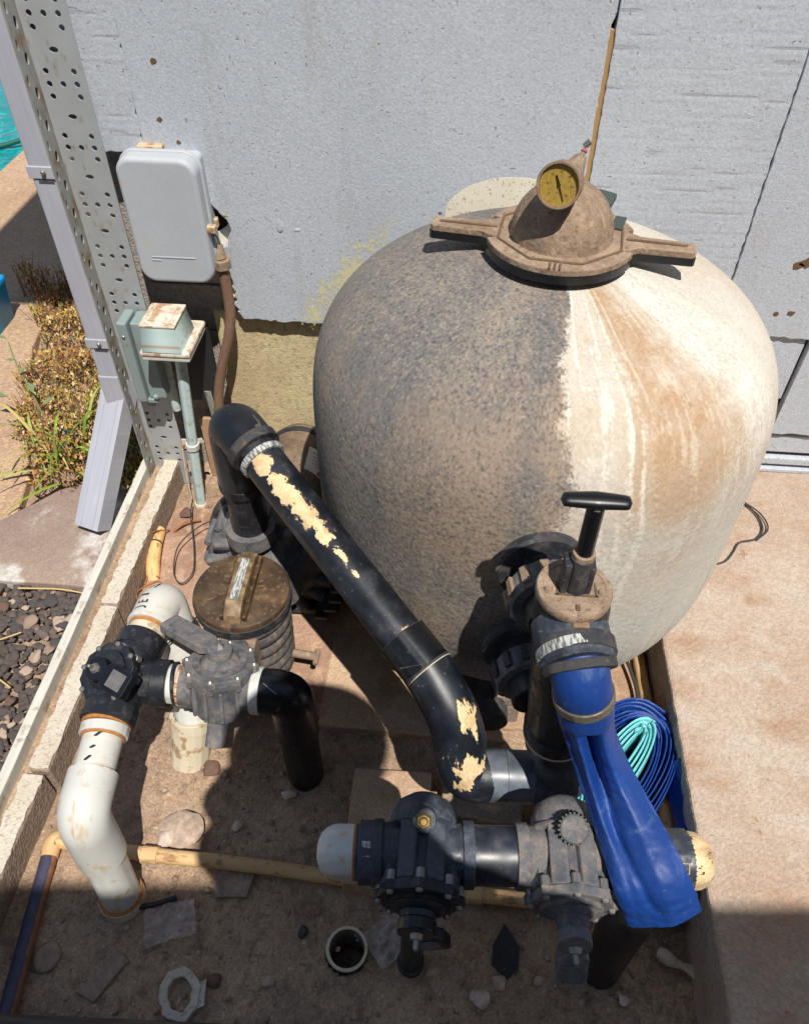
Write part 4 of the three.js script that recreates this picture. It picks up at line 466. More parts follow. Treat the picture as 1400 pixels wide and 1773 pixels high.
// ---------------------------------------------------------------- valves
function frame(center, axis, ref) { const y = axis.clone().normalize(), x = ref.clone().addScaledVector(y, -ref.dot(y)).normalize(), z = new THREE.Vector3().crossVectors(x, y); return new THREE.Matrix4().makeBasis(x, y, z).setPosition(center); }
function makeValve({ label, center, axis, ref, ports = [], R = 0.05, L = 0.10, mat = BLACKD, coverMat, handleDir, handleLen = 0.085, handleMat, dome = false, plug = null, bolts = 8, stub = null, octo = false, knobR = 0.020, stemH = 0.026, handleW = 0.030, handleTilt = 0 }) {
  const M = frame(center, axis, ref), inv = M.clone().invert(), t = thing('diverter_valve', label, 'valve', center.clone(), 'three way valves on the pipes'), P = (n, g, m, par = t) => part(par, n, (Array.isArray(g) ? g : [g]).map((q) => norm(q).applyMatrix4(M)), m);
  coverMat = coverMat ?? mat; handleMat = handleMat ?? BLACKD; const h = L / 2, loc = (v) => v.clone().transformDirection(inv);
  const bp = dome ? [[0, -h - 0.026], [R * 0.5, -h - 0.023], [R * 0.80, -h - 0.013], [R * 0.96, -h + 0.006], [R * 0.97, -h + 0.024], [R * 0.90, -h + 0.026], [R * 0.92, h - 0.018], [R * 1.04, h - 0.010], [R * 1.04, h], [0, h]] : [[0, -h], [R * 0.88, -h], [R * 0.94, -h + 0.01], [R * 0.94, h - 0.022], [R * 1.06, h - 0.012], [R * 1.06, h], [0, h]];
  P('body', lathe(bp, V(0, 0, 0), V(0, 1, 0), 48), mat);
  const ribs = []; const nr = dome ? 8 : 12; for (let i = 0; i < nr; i++) { const b = box(dome ? 0.023 : 0.007, L * 0.74, 0.014, 0, (dome ? 0.010 : -0.004), R * 0.93, 0.003); b.rotateY((i + 0.5) / nr * 6.2832); ribs.push(b); } P('ribs', ribs, mat);
  if (dome) { const fl = lathe([[R * 0.9, 0], [R * 1.10, 0.001], [R * 1.12, 0.005], [R * 1.0, 0.009], [R * 0.9, 0.009]], V(0, -h + 0.020, 0), V(0, 1, 0), 48); P('shoulder_rim', fl, mat); }
  // cover with lobes and bolts
  const s = []; const N = 96; for (let i = 0; i < N; i++) { const a = i / N * 6.2832; const lob = Math.pow(Math.max(0, Math.cos(a * bolts / 2) ** 2), 6); const r = octo ? R * 1.06 / Math.max(0.92, Math.cos(((a + Math.PI / bolts) % (2 * Math.PI / bolts)) - Math.PI / bolts)) + lob * 0.003 : R * 1.07 + lob * R * 0.15; s.push([Math.cos(a) * r, Math.sin(a) * r]); }
  const cg = extrude(poly(s), 0.009, 0.0015); cg.rotateX(-Math.PI / 2); cg.translate(0, h, 0); const cover = P('cover', boxUV(cg), coverMat);
  const rg = lathe([[R * 0.62, 0], [R * 0.84, 0], [R * 0.86, 0.002], [R * 0.84, 0.006], [R * 0.64, 0.006], [R * 0.62, 0.004]], V(0, h + 0.010, 0), V(0, 1, 0), 48); P('cover_ring', rg, coverMat, cover);
  for (let i = 0; i < bolts; i++) { const a = i / bolts * 6.2832, x = Math.cos(a) * R * 1.09, z = Math.sin(a) * R * 1.09; P('bolt', [cyl(V(x, h + 0.009, z), V(x, h + 0.0145, z), 0.0048, 0.0040, 8), cyl(V(x, h - 0.014, z), V(x, h, z), 0.0058, 0.0058, 8)], STEEL, cover); }
  P('stem_boss', lathe([[0, 0], [knobR * 1.7, 0], [knobR * 1.5, 0.006], [knobR * 1.05, 0.011], [knobR, stemH], [0, stemH]], V(0, h + 0.012, 0), V(0, 1, 0), 32), coverMat);
  if (handleDir) {
    const hd = loc(handleDir); hd.y = 0; hd.normalize(); const ang = Math.atan2(-hd.z, hd.x); const sh = new THREE.Shape(); const w = handleW / 2, k = knobR; sh.absarc(0, 0, k, 0.5, 2 * Math.PI - 0.5); sh.lineTo(k * 0.9 + 0.01, -w); sh.lineTo(handleLen - 0.005, -w); sh.quadraticCurveTo(handleLen, -w, handleLen, -w + 0.005); sh.lineTo(handleLen, w - 0.005); sh.quadraticCurveTo(handleLen, w, handleLen - 0.005, w); sh.lineTo(k * 0.9 + 0.01, w); sh.closePath();
    const g = extrude(sh, 0.012, 0.002); g.rotateX(-Math.PI / 2); g.translate(0, 0, 0); const E = new THREE.Matrix4().makeRotationY(ang).multiply(new THREE.Matrix4().makeRotationZ(handleTilt)); g.applyMatrix4(E); g.translate(0, h + 0.012 + stemH, 0); const hh = P('handle', boxUV(g), handleMat);
    const lb = box(handleLen * 0.42, 0.0012, handleW * 0.7, handleLen * 0.68, 0.0146, 0, 0.0004).applyMatrix4(E).translate(0, h + 0.012 + stemH, 0); P('raised_label', lb, GREYD, hh);
    const marks = []; for (let i = 0; i < 4; i++) marks.push(box(handleLen * 0.08, 0.001, handleW * (0.25 + 0.15 * (i % 2)), handleLen * (0.54 + i * 0.09), 0.0155, 0.001, 0).applyMatrix4(E).translate(0, h + 0.012 + stemH, 0)); P('raised_marks', marks, GREYD, hh);
    P('screw', [cyl(V(0, h + stemH + 0.024, 0), V(0, h + stemH + 0.032, 0), 0.009, 0.008, 6), cyl(V(0, h + stemH + 0.030, 0), V(0, h + stemH + 0.044, 0), 0.0035, 0.003, 8)], STEEL, hh);
  }
  for (const [a, b, r1, n] of ports) { const o = part(t, n ?? 'port', [cyl(a, b, r1, r1, 32), ring(b.clone().lerp(a, 0.35), b, r1 + 0.004, r1 * 0.6, 32)], mat); }
  if (stub) part(t, 'drain_stub', [ring(stub[0], stub[1], 0.017, 0.013, 24), cyl(stub[0], stub[0].clone().lerp(stub[1], 0.8), 0.014)], mat);
  if (plug) { if (plug.knob) { const k = [cyl(plug.at, plug.at.clone().addScaledVector(plug.dir, 0.024), 0.0185, 0.018, 28)]; const teeth = []; for (let i = 0; i < 22; i++) { const b = box(0.0028, 0.022, 0.0035, 0, 0.012, 0.0185, 0.0008); b.rotateY(i / 22 * 6.2832); b.applyQuaternion(qTo(plug.dir)); b.translate(plug.at.x, plug.at.y, plug.at.z); teeth.push(b); } const kn = part(t, 'knob', [...k, ...teeth], BLACKD); part(kn, 'knob_top', cyl(plug.at.clone().addScaledVector(plug.dir, 0.0235), plug.at.clone().addScaledVector(plug.dir, 0.0265), 0.0175, 0.0165, 28), GREYD); }
    else { part(t, 'brass_plug', [cyl(plug.at, plug.at.clone().addScaledVector(plug.dir, 0.012), 0.0105, 0.0095, 6), cyl(plug.at.clone().addScaledVector(plug.dir, 0.010), plug.at.clone().addScaledVector(plug.dir, 0.018), 0.006, 0.0055, 12)], BRASS); part(t, 'boss', lathe([[0, 0], [0.017, 0], [0.015, 0.010], [0, 0.010]], plug.at.clone().addScaledVector(plug.dir, -0.008), plug.dir), mat); } }
  return t;
}
// ---------------------------------------------------------------- pump
const PX = -0.378;
{
  const t = thing('pool_pump', 'dusty black pool pump with ribbed strainer pot and motor against the wall', 'pump', V(PX, 0.03, -1.05)); const A = V(0, 0, 1);
  part(t, 'volute', [lathe([[0, 0], [0.10, 0], [0.138, 0.008], [0.144, 0.03], [0.144, 0.055], [0.134, 0.072], [0.100, 0.080], [0.080, 0.10], [0.072, 0.135], [0, 0.135]], V(PX + 0.012, 0.172, -1.125), A, 56)], GREYD);
  const rb = []; for (let i = 0; i < 16; i++) { const b = box(0.020, 0.016, 0.066, 0, 0.143, 0, 0.005); b.rotateZ(-(i / 16) * 6.2832); b.translate(PX + 0.012, 0.172, -1.088); rb.push(b); } part(t, 'volute_ribs', rb, GREYD);
  const rb2 = []; for (let i = 0; i < 14; i++) { const b = box(0.022, 0.058, 0.024, 0, 0.112, 0, 0.008, [0.35, 0, 0.3]); b.rotateZ(-(i / 14) * 6.2832); b.translate(PX + 0.012, 0.172, -1.044); rb2.push(b); } part(t, 'face_ribs', rb2, GREYD);
  part(t, 'seal_plate', lathe([[0, 0], [0.152, 0], [0.156, 0.004], [0.156, 0.018], [0.150, 0.022], [0, 0.022]], V(PX + 0.012, 0.172, -1.150), A, 56), BLACKD);
  const br = []; for (let i = 0; i < 6; i++) br.push(box(0.03, 0.012, 0.13, PX + 0.012 + 0.148 * Math.cos(-0.75 + i * 0.24), 0.172 + 0.148 * Math.sin(-0.75 + i * 0.24), -1.06, 0.004)); part(t, 'side_fins', br, BLACKD);
  // motor
  const m = part(t, 'motor', [lathe([[0, 0], [0.048, 0], [0.066, 0.010], [0.074, 0.028], [0.075, 0.05], [0.075, 0.24], [0.06, 0.26], [0, 0.26]], V(PX + 0.022, 0.208, -1.420), A, 44)], std({ map: LIDTAN.map, color: new THREE.Color(0.62, 0.60, 0.58), roughness: 0.9 }));
  part(m, 'motor_label', (() => { const g = new THREE.CylinderGeometry(0.0756, 0.0756, 0.075, 24, 1, true, 0.35, 0.75); g.rotateX(Math.PI / 2); g.rotateZ(Math.PI - 0.0); g.rotateZ(-1.55); g.translate(PX + 0.022, 0.208, -1.29); return g; })(), std({ map: canvasTex(256, 256, (c) => { c.fillStyle = '#d8d4cc'; c.fillRect(0, 0, 256, 256); c.fillStyle = '#c8643a'; c.fillRect(14, 14, 90, 40); c.fillStyle = '#777'; for (let i = 0; i < 9; i++) c.fillRect(14, 76 + i * 18, 120 + (i * 53) % 100, 7); }), roughness: 0.7 }));
  part(t, 'motor_band', ring(V(PX + 0.022, 0.208, -1.385), V(PX + 0.022, 0.208, -1.372), 0.079, 0.074, 44), BLACKD); part(t, 'motor_foot', [box(0.11, 0.07, 0.10, PX + 0.02, 0.085, -1.30, 0.01), box(0.2, 0.02, 0.3, PX + 0.012, 0.044, -1.18, 0.006)], BLACKD);
  // strainer pot with rings
  const prof = [[0, 0.045], [0.066, 0.045], [0.070, 0.055]]; for (let i = 0; i < 6; i++) { const y = 0.066 + i * 0.034; prof.push([0.066 + i * 0.0012, y], [0.0785 + i * 0.0013, y + 0.002], [0.0815 + i * 0.0013, y + 0.007], [0.0815 + i * 0.0013, y + 0.020], [0.0785 + i * 0.0013, y + 0.026], [0.066 + i * 0.0012, y + 0.028]); } prof.push([0.084, 0.272], [0.086, 0.276], [0, 0.276]);
  part(t, 'strainer_pot', lathe(prof, V(PX, 0, -0.89), V(0, 1, 0), 56), blackPlastic(0.62, 701, [56, 56, 58], 0.6, [168, 138, 114]));
  part(t, 'pot_neck', [cyl(V(PX, 0.17, -1.0), V(PX, 0.17, -0.93), 0.06, 0.06, 32), box(0.11, 0.03, 0.12, PX, 0.05, -0.92, 0.006)], BLACKD);
  const lid = part(t, 'pot_lid', lathe([[0.07, 0.268], [0.0895, 0.268], [0.0915, 0.272], [0.0915, 0.288], [0.0895, 0.2915], [0.084, 0.2935], [0, 0.2965]], V(PX, 0, -0.89), V(0, 1, 0), 64), POTLID); part(lid, 'lid_rim', ring(V(PX, 0.262, -0.89), V(PX, 0.281, -0.89), 0.0935, 0.085, 64), BLACKD);
  const bar = poly([[-0.080, 0], [-0.074, 0.018], [-0.05, 0.030], [0.05, 0.030], [0.074, 0.018], [0.080, 0]]); const bg = extrude(bar, 0.026, 0.003); bg.rotateY(Math.PI / 2); bg.translate(PX - 0.011, 0.291, -0.89); const bb = part(lid, 'lid_handle', boxUV(bg), LIDBAR); part(bb, 'handle_top_strip', box(0.016, 0.002, 0.098, PX + 0.002, 0.3258, -0.89, 0.0005), LABELBAND);
  part(lid, 'handle_side', [box(0.008, 0.016, 0.15, PX - 0.019, 0.300, -0.89, 0.003), box(0.008, 0.016, 0.15, PX + 0.023, 0.300, -0.89, 0.003)], POTLID);
  part(t, 'inlet_block', box(0.074, 0.07, 0.05, PX + 0.004, 0.215, -0.802, 0.004), LIDTAN);
  part(t, 'union_collar', [cyl(V(PX + 0.006, 0.218, -0.79), V(PX + 0.008, 0.250, -0.742), 0.038, 0.038, 32)], GREYD); part(t, 'label_ring', ring(V(PX + 0.007, 0.233, -0.764), V(PX + 0.008, 0.244, -0.748), 0.0395, 0.036, 32), LABELBAND);
  part(t, 'drain_plug', [cyl(V(PX + 0.07, 0.10, -0.885), V(PX + 0.132, 0.10, -0.878), 0.009, 0.009, 14), cyl(V(PX + 0.131, 0.10, -0.896), V(PX + 0.131, 0.10, -0.860), 0.006, 0.006, 10)], std({ map: LIDTAN.map, roughness: 0.8 }));
  part(t, 'discharge_collar', [ring(V(-0.392, 0.275, -1.04), V(-0.392, 0.312, -1.04), 0.050, 0.034, 36)], GREYD);
}
// ---------------------------------------------------------------- black line from the pump to the slide valve
{
  const t = thing('pump_discharge_pipe', 'black painted pipe with peeling cream streaks slanting down from the pump to the filter valve', 'pipe', V(-0.15, 0.25, -0.8));
  const top = V(-0.326, 0.558, -0.975), low = V(-0.013, 0.419, -0.662), dir = low.clone().sub(top).normalize(), cor = top.clone().addScaledVector(dir, -0.088);
  part(t, 'riser', cyl(V(-0.392, 0.285, -1.04), V(-0.389, 0.45, -1.038), 0.0365, 0.0365, 36), BLACK); part(t, 'riser_socket', ring(V(-0.390, 0.425, -1.039), V(-0.389, 0.445, -1.038), 0.0455, 0.030, 36), BLACK);
  part(t, 'upper_elbow', sweep(pathArc([V(-0.390, 0.435, -1.039), cor, top.clone().addScaledVector(dir, -0.012)], 0.075, 12), 0.0445, { seg: 32 }), peel([[0.10, 0.5, 0.06, 0.07, 0.5], [0.02, 0.42, 0.05, 0.06, 0.5]], 711, 0.4));
  part(t, 'socket_ring', [ring(top.clone().addScaledVector(dir, -0.028), top.clone().addScaledVector(dir, -0.010), 0.0475, 0.034, 36)], BLACKD); part(t, 'label_band', ring(top.clone().addScaledVector(dir, 0.002), top.clone().addScaledVector(dir, 0.014), 0.0412, 0.034, 36), LABELBAND);
  const pipePts = []; for (let i = 0; i <= 40; i++) pipePts.push(top.clone().addScaledVector(dir, -0.01).lerp(low, i / 40));
  part(t, 'slanted_pipe', sweep(pipePts, 0.0362, { seg: 40, normUV: true }), peel([[0.085, 0.09, 0.09, 0.055, 0], [0.075, 0.22, 0.085, 0.10, 0], [0.055, 0.33, 0.09, 0.10, 0], [0.050, 0.44, 0.075, 0.05, 0.5], [0.04, 0.53, 0.035, 0.06, 0.6], [0.045, 0.61, 0.02, 0.02, 0.2], [0.0, 0.86, 0.05, 0.02, 0.7], [0.9, 0.9, 0.06, 0.02, 0.8]], 721));
  const c0 = top.clone().lerp(low, 0.86); part(t, 'coupling', [ring(c0, low, 0.0408, 0.034, 40)], BLACKGLOSS); part(t, 'coupling_seam', [ring(low.clone().addScaledVector(dir, -0.003), low.clone().addScaledVector(dir, 0.001), 0.0417, 0.034, 40), ring(c0.clone().addScaledVector(dir, -0.001), c0.clone().addScaledVector(dir, 0.001), 0.0413, 0.036, 40)], BLACKD); part(t, 'pale_seam', ring(low.clone().addScaledVector(dir, 0.001), low.clone().addScaledVector(dir, 0.0026), 0.0420, 0.034, 44), PVCOLD);
  const el = new THREE.CatmullRomCurve3([low.clone().addScaledVector(dir, -0.004), V(0.008, 0.403, -0.637), V(0.028, 0.381, -0.611), V(0.041, 0.350, -0.588), V(0.046, 0.318, -0.570), V(0.060, 0.294, -0.560), V(0.092, 0.286, -0.561)]).getSpacedPoints(40);
  part(t, 'lower_elbow', sweep(el, 0.0412, { seg: 40, normUV: true }), peel([[0.98, 0.38, 0.10, 0.13, 0.75], [0.03, 0.68, 0.16, 0.13, 0.7], [0.85, 0.80, 0.14, 0.08, 0.85], [0.10, 0.78, 0.10, 0.06, 0.85]], 731, 0.35, 512, 512, [18, 22, 30]));
  const hz = []; for (let i = 0; i <= 12; i++) hz.push(V(mix(0.070, 0.180, i / 12), mix(0.288, 0.287, i / 12), mix(-0.561, -0.566, i / 12)));
  part(t, 'horizontal_pipe', sweep(hz, 0.0405, { seg: 40, normUV: true }), peel([[0.66, 0.3, 0.06, 0.6, 0.35], [0.66, 0.75, 0.06, 0.5, 0.35]], 741, 0.2, 512, 256, [62, 68, 76]));
  part(t, 'valve_elbow', sweep(pathArc([V(0.158, 0.287, -0.566), V(0.208, 0.285, -0.570), V(0.181, 0.44, -0.577)], 0.055, 12), 0.0425, { seg: 36 }), BLACKHAZE); part(t, 'elbow_seam', ring(V(0.117, 0.2872, -0.5635), V(0.1195, 0.2872, -0.5637), 0.0413, 0.036, 40), BLACKHAZE);
}
// ---------------------------------------------------------------- slide valve on the tank side
{
  const t = thing('slide_valve', 'black upright slide valve with tan dusty cap and T handle bolted to the tank side', 'valve', V(0.152, 0.40, -0.575)); const X = 0.152, Z = -0.575;
  part(t, 'body', lathe([[0, 0], [0.041, 0], [0.044, 0.004], [0.044, 0.035], [0.047, 0.037], [0.047, 0.058], [0.043, 0.062], [0.043, 0.22], [0.045, 0.335], [0.043, 0.358], [0, 0.358]], V(0.182, 0.381, -0.577), V(-0.030, 0.357, 0.002), 48), BLACK);
  part(t, 'cap', lathe([[0, 0.736], [0.0425, 0.736], [0.0440, 0.739], [0.0440, 0.748], [0.0425, 0.7505], [0.036, 0.7505], [0.0355, 0.7495], [0, 0.7495]], V(X, 0, Z), V(0, 1, 0), 56), LIDTAN);
  part(t, 'cap_groove', [box(0.05, 0.0014, 0.0022, X + 0.002, 0.7502, Z + 0.012, 0), box(0.0022, 0.0014, 0.02, X - 0.02, 0.7502, Z + 0.003, 0), box(0.0022, 0.0014, 0.02, X + 0.024, 0.7502, Z + 0.003, 0), box(0.005, 0.003, 0.008, X + 0.002, 0.7505, Z + 0.030, 0.001)], std({ map: LIDTAN.map, color: new THREE.Color(0.5, 0.46, 0.44) }));
  for (const [dx, dz] of [[-0.030, 0.006], [0.031, 0.006]]) part(t, 'bolt', cyl(V(X + dx, 0.749, Z + dz), V(X + dx, 0.753, Z + dz), 0.0058, 0.005, 6), std({ map: LIDTAN.map, roughness: 0.8 })); part(t, 'front_screw', [cyl(V(X + 0.006, 0.728, Z + 0.040), V(X + 0.006, 0.728, Z + 0.054), 0.009, 0.008, 10), box(0.02, 0.012, 0.012, X + 0.006, 0.735, Z + 0.043, 0.003)], std({ map: LIDTAN.map, color: new THREE.Color(0.9, 0.75, 0.6), roughness: 0.8 }));
  part(t, 'stem_guard', [ring(V(X + 0.001, 0.749, Z), V(X + 0.001, 0.805, Z), 0.0135, 0.0105, 24), box(0.008, 0.05, 0.022, X - 0.014, 0.774, Z, 0.002), box(0.006, 0.045, 0.02, X + 0.014, 0.772, Z, 0.002)], BLACKD); part(t, 'stem', cyl(V(X + 0.001, 0.75, Z), V(X + 0.001, 0.885, Z), 0.0098, 0.0095, 20), std({ color: 0x1b1c1e, roughness: 0.22, metalness: 0.2 })); part(t, 'stem_collar', ring(V(X + 0.001, 0.804, Z), V(X + 0.001, 0.812, Z), 0.0125, 0.009, 20), std({ map: LIDTAN.map }));
  const hp = []; for (let i = 0; i <= 24; i++) { const s = i / 24 * 2 - 1; hp.push(V(X + s * 0.0365, 0.889 + 0.001 * (1 - s * s), Z - 0.001)); } part(t, 'handle', sweep(hp, (s) => { const q = Math.abs(s * 2 - 1), e = Math.sqrt(clamp(1 - Math.pow(clamp((q - 0.86) / 0.14), 2))) ; return [mix(0.0078, 0.0060, q) * Math.max(e, 0.05), mix(0.0115, 0.0086, q) * Math.max(e, 0.05)]; }, { seg: 20 }), std({ color: 0x151618, roughness: 0.35 }));
  part(t, 'pale_seam', ring(V(0.1795, 0.412, -0.577), V(0.1793, 0.4145, -0.577), 0.0478, 0.04, 44), PVCOLD);
  // unions to the tank
  for (const [y, tx] of [[0.636, 0.129], [0.446, 0.124]]) { const a = V(X - 0.004, y + 0.002, Z - 0.03), b = V(tx, y, -0.716), d = b.clone().sub(a); const at = (k) => a.clone().addScaledVector(d, k); part(t, 'union_pipe', cyl(a, b, 0.036, 0.036, 32), BLACK); const nut = part(t, 'union_nut', lathe([[0.036, 0], [0.050, 0], [0.053, 0.004], [0.053, 0.030], [0.048, 0.036], [0.036, 0.036]], at(0.28), d, 40), GREYD); const lug = []; for (let i = 0; i < 12; i++) { const g = box(0.012, 0.026, 0.008, 0, 0.018, 0.0535, 0.002); g.rotateY(i / 12 * 6.283); g.applyQuaternion(qTo(d)); const p = at(0.28); g.translate(p.x, p.y, p.z); lug.push(g); } part(nut, 'lugs', lug, y > 0.5 ? LIDTAN : BLACKD); part(t, 'bulkhead_flange', lathe([[0.03, 0], [0.058, 0], [0.062, 0.004], [0.062, 0.014], [0.03, 0.016]], at(0.80), d, 40), BLACKD); }
  // waste port
  const a = V(X, 0.700, Z + 0.012), b = V(0.161, 0.690, -0.514), d = b.clone().sub(a).normalize(), q = (k) => a.clone().addScaledVector(d, k);
  part(t, 'waste_port', lathe([[0, 0], [0.045, 0], [0.0445, 0.03], [0.044, 0.052], [0.04, 0.056], [0, 0.056]], a, d, 44), BLACKHAZE); part(t, 'label_band', ring(q(0.034), q(0.047), 0.0458, 0.04, 44), LABELBAND);
}
{ // union ring, clamp and blue hose
  const t = thing('backwash_hose', 'bright blue lay flat hose clamped to the slide valve and draped over the black pipes', 'hose', V(0.25, 0.36, -0.43));
  const H = [V(0.160, 0.692, -0.530), V(0.1635, 0.684, -0.513), V(0.1690, 0.664, -0.503), V(0.1760, 0.638, -0.502), V(0.192, 0.575, -0.494), V(0.218, 0.522, -0.463), V(0.245, 0.498, -0.409), V(0.268, 0.485, -0.350), V(0.297, 0.425, -0.330)];
  const pts = curve(H, 120);
  const N0 = V(-0.15, 0.62, 0.76).normalize(); N0.isV = true; const G = (x, s) => Math.exp(-x * x / (s * s));
  const K = (x, s) => Math.max(0, 1 - Math.abs(x) / s);
  const rad = (s, a) => { const f = sstep(0.25, 0.34, s), w = s < 0.25 ? 0.0345 : s < 0.36 ? mix(0.0345, 0.0315, (s - 0.25) / 0.11) : mix(0.0315, 0.0455, sstep(0.36, 0.9, s)), th = mix(0.0340, mix(0.011, 0.0045, sstep(0.4, 0.9, s)), f), lat = Math.sin(a), A = mix(1, 0.25, sstep(0.36, 0.85, s)), k = s - 0.3;
    const disp = f * A * (0.022 * K(lat + 0.55 - 0.5 * k, 0.55) - 0.020 * K(lat - 0.02 - 1.0 * k, 0.28) + 0.020 * K(lat - 0.42 - 0.4 * k, 0.34) - 0.010 * K(lat + 0.95, 0.3)) + f * 0.007 * (1 - lat * lat) * sstep(0.5, 0.8, s) - f * 0.005 * K(lat - 0.45 + 1.1 * (s - 0.62), 0.16) * sstep(0.55, 0.65, s) * sstep(1.0, 0.86, s) + f * 0.0018 * (fbm(clamp(s), clamp((lat + 1) / 2), 40, 9, 3, 777) - 0.5) * 2;
    return [th, w, N0.clone().multiplyScalar(disp)]; };
  part(t, 'hose', sweep(pts, rad, { seg: 72, up: N0 }), BLUE);
  const p = (k) => pts[Math.round(k * 120)]; const tan = (k) => pts[Math.round(k * 120) + 1].clone().sub(p(k)).normalize();
  part(t, 'union_ring', [ring(V(0.1585, 0.694, -0.536), V(0.1612, 0.690, -0.518), 0.0465, 0.034, 44), ring(V(0.162, 0.689, -0.514), V(0.1642, 0.684, -0.504), 0.0435, 0.034, 44)], BLACKD); 
  { const k = 0.165; const c = p(k), d = tan(k); part(t, 'clamp_band', ring(c.clone().addScaledVector(d, -0.007), c.clone().addScaledVector(d, 0.007), 0.0368, 0.034, 48), CLAMPBAND); }
}
{ // coil of blue lay flat hose with pale teal hose folded inside
  const loops = (n, rx, rz, gap, hgt, cx, cz, ang, y, sd, th) => { const r = rng(sd), out = []; for (let k = 0; k < n; k++) { const pts = [], m = 48, a1 = rx - k * gap, b1 = rz - k * gap; const e = 2.4 + r() * 0.6; for (let i = 0; i <= m; i++) { const a = i / m * 6.2832 + 0.3, c = Math.cos(a), s = Math.sin(a); const w = 1 + 0.02 * Math.sin(a * 3 + k * 1.3) + (r() - 0.5) * 0.004; const x = Math.sign(c) * Math.pow(Math.abs(c), 2 / e) * a1 * w, z = Math.sign(s) * Math.pow(Math.abs(s), 2 / 2.1) * b1 * w; pts.push(V(cx + x * Math.cos(ang) - z * Math.sin(ang), y + (r() - 0.5) * 0.004 + Math.sin(a * 2 + k) * 0.003, cz + x * Math.sin(ang) + z * Math.cos(ang))); } const up = V(0, 1, 0); up.isV = true; const hh = hgt / 2 * (0.94 + r() * 0.12); out.push(sweep(new THREE.CatmullRomCurve3(pts, false).getSpacedPoints(90), () => [hh, th], { seg: 10, up })); } return out; };
  const t = thing('coiled_blue_hose', 'dark blue lay flat hose coiled on the ground beside the concrete slab', 'hose', V(0.35, 0.03, -0.66)); 
  loops(8, 0.090, 0.165, 0.0064, 0.075, 0.335, -0.675, 0.62, 0.078, 3, 0.0029).forEach((g) => part(t, 'coil', g, BLUEDK));
  part(t, 'loose_end', [sweep(curve([V(0.44, 0.10, -0.70), V(0.452, 0.095, -0.62), V(0.445, 0.09, -0.54), V(0.435, 0.085, -0.47)], 30), () => [0.036, 0.003], { seg: 10, up: Object.assign(V(0.25, 0.9, 0), { isV: true }) }), sweep(curve([V(0.425, 0.06, -0.60), V(0.405, 0.055, -0.52), V(0.39, 0.05, -0.45)], 30), () => [0.004, 0.045], { seg: 10, up: Object.assign(V(0, 1, 0), { isV: true }) })], BLUEDK);
  const u = thing('coiled_teal_hose', 'pale teal lay flat hose folded inside the blue coil', 'hose', V(0.345, 0.03, -0.68)); loops(4, 0.034, 0.116, 0.0078, 0.080, 0.338, -0.680, 0.64, 0.092, 9, 0.0036).forEach((g) => part(u, 'coil', g, TEAL));
}

// ---------------------------------------------------------------- valves in the suction line (left)
const V2 = V(-0.359, 0.302, -0.673), V1 = V(-0.526, 0.312, -0.668);
makeValve({ label: 'dusty grey three way valve below the pump strainer with its paddle handle turned up left', center: V2, axis: V(0, 0.93, -0.36), ref: V(1, 0, 0), R: 0.052, L: 0.082, mat: GREYD, handleDir: V(-0.90, -0.1, -0.46), handleLen: 0.118, handleW: 0.036, handleMat: GREYD, handleTilt: 0.10, knobR: 0.019, stemH: 0.014, stub: [V(-0.362, 0.262, -0.632), V(-0.363, 0.236, -0.598)],
  ports: [[V(-0.359, 0.300, -0.673), V(-0.425, 0.302, -0.673), 0.035], [V(-0.359, 0.300, -0.673), V(-0.300, 0.300, -0.673), 0.035], [V(-0.361, 0.295, -0.69), V(-0.368, 0.254, -0.738), 0.034]] });
makeValve({ label: 'black three way valve with bolted octagonal cover on the white pipes at the left', center: V1, axis: V(-0.30, 0.88, 0.30), ref: V(1, 0, 0.2), R: 0.045, L: 0.066, mat: BLACK, octo: true, handleDir: V(0.80, 0.1, 0.42), handleLen: 0.074, handleW: 0.040, handleMat: BLACKGLOSS, knobR: 0.019, stemH: 0.012,
  ports: [[V(-0.526, 0.310, -0.668), V(-0.518, 0.311, -0.752), 0.038], [V(-0.526, 0.308, -0.668), V(-0.528, 0.303, -0.588), 0.0405], [V(-0.520, 0.306, -0.668), V(-0.448, 0.302, -0.672), 0.036]] });
{ const t = thing('suction_elbow', 'black elbow pipe turning down into the dirt right of the dusty three way valve', 'pipe', V(-0.242, 0, -0.673)); part(t, 'elbow', sweep(pathArc([V(-0.306, 0.300, -0.673), V(-0.243, 0.300, -0.673), V(-0.242, 0.17, -0.673)], 0.056, 14), 0.0385, { seg: 36 }), BLACKGLOSS); part(t, 'pipe', cyl(V(-0.242, 0.22, -0.673), V(-0.242, -0.02, -0.673), 0.0345, 0.0345, 36), BLACKGLOSS); part(t, 'label_band', ring(V(-0.306, 0.300, -0.673), V(-0.290, 0.300, -0.673), 0.0402, 0.036, 40), PVC);
  part(t, 'scratches', [cyl(V(-0.283, 0.3386, -0.665), V(-0.258, 0.331, -0.650), 0.0006, 0.0004, 5), cyl(V(-0.262, 0.3325, -0.662), V(-0.247, 0.326, -0.652), 0.0005, 0.0004, 5)], PVCOLD); }
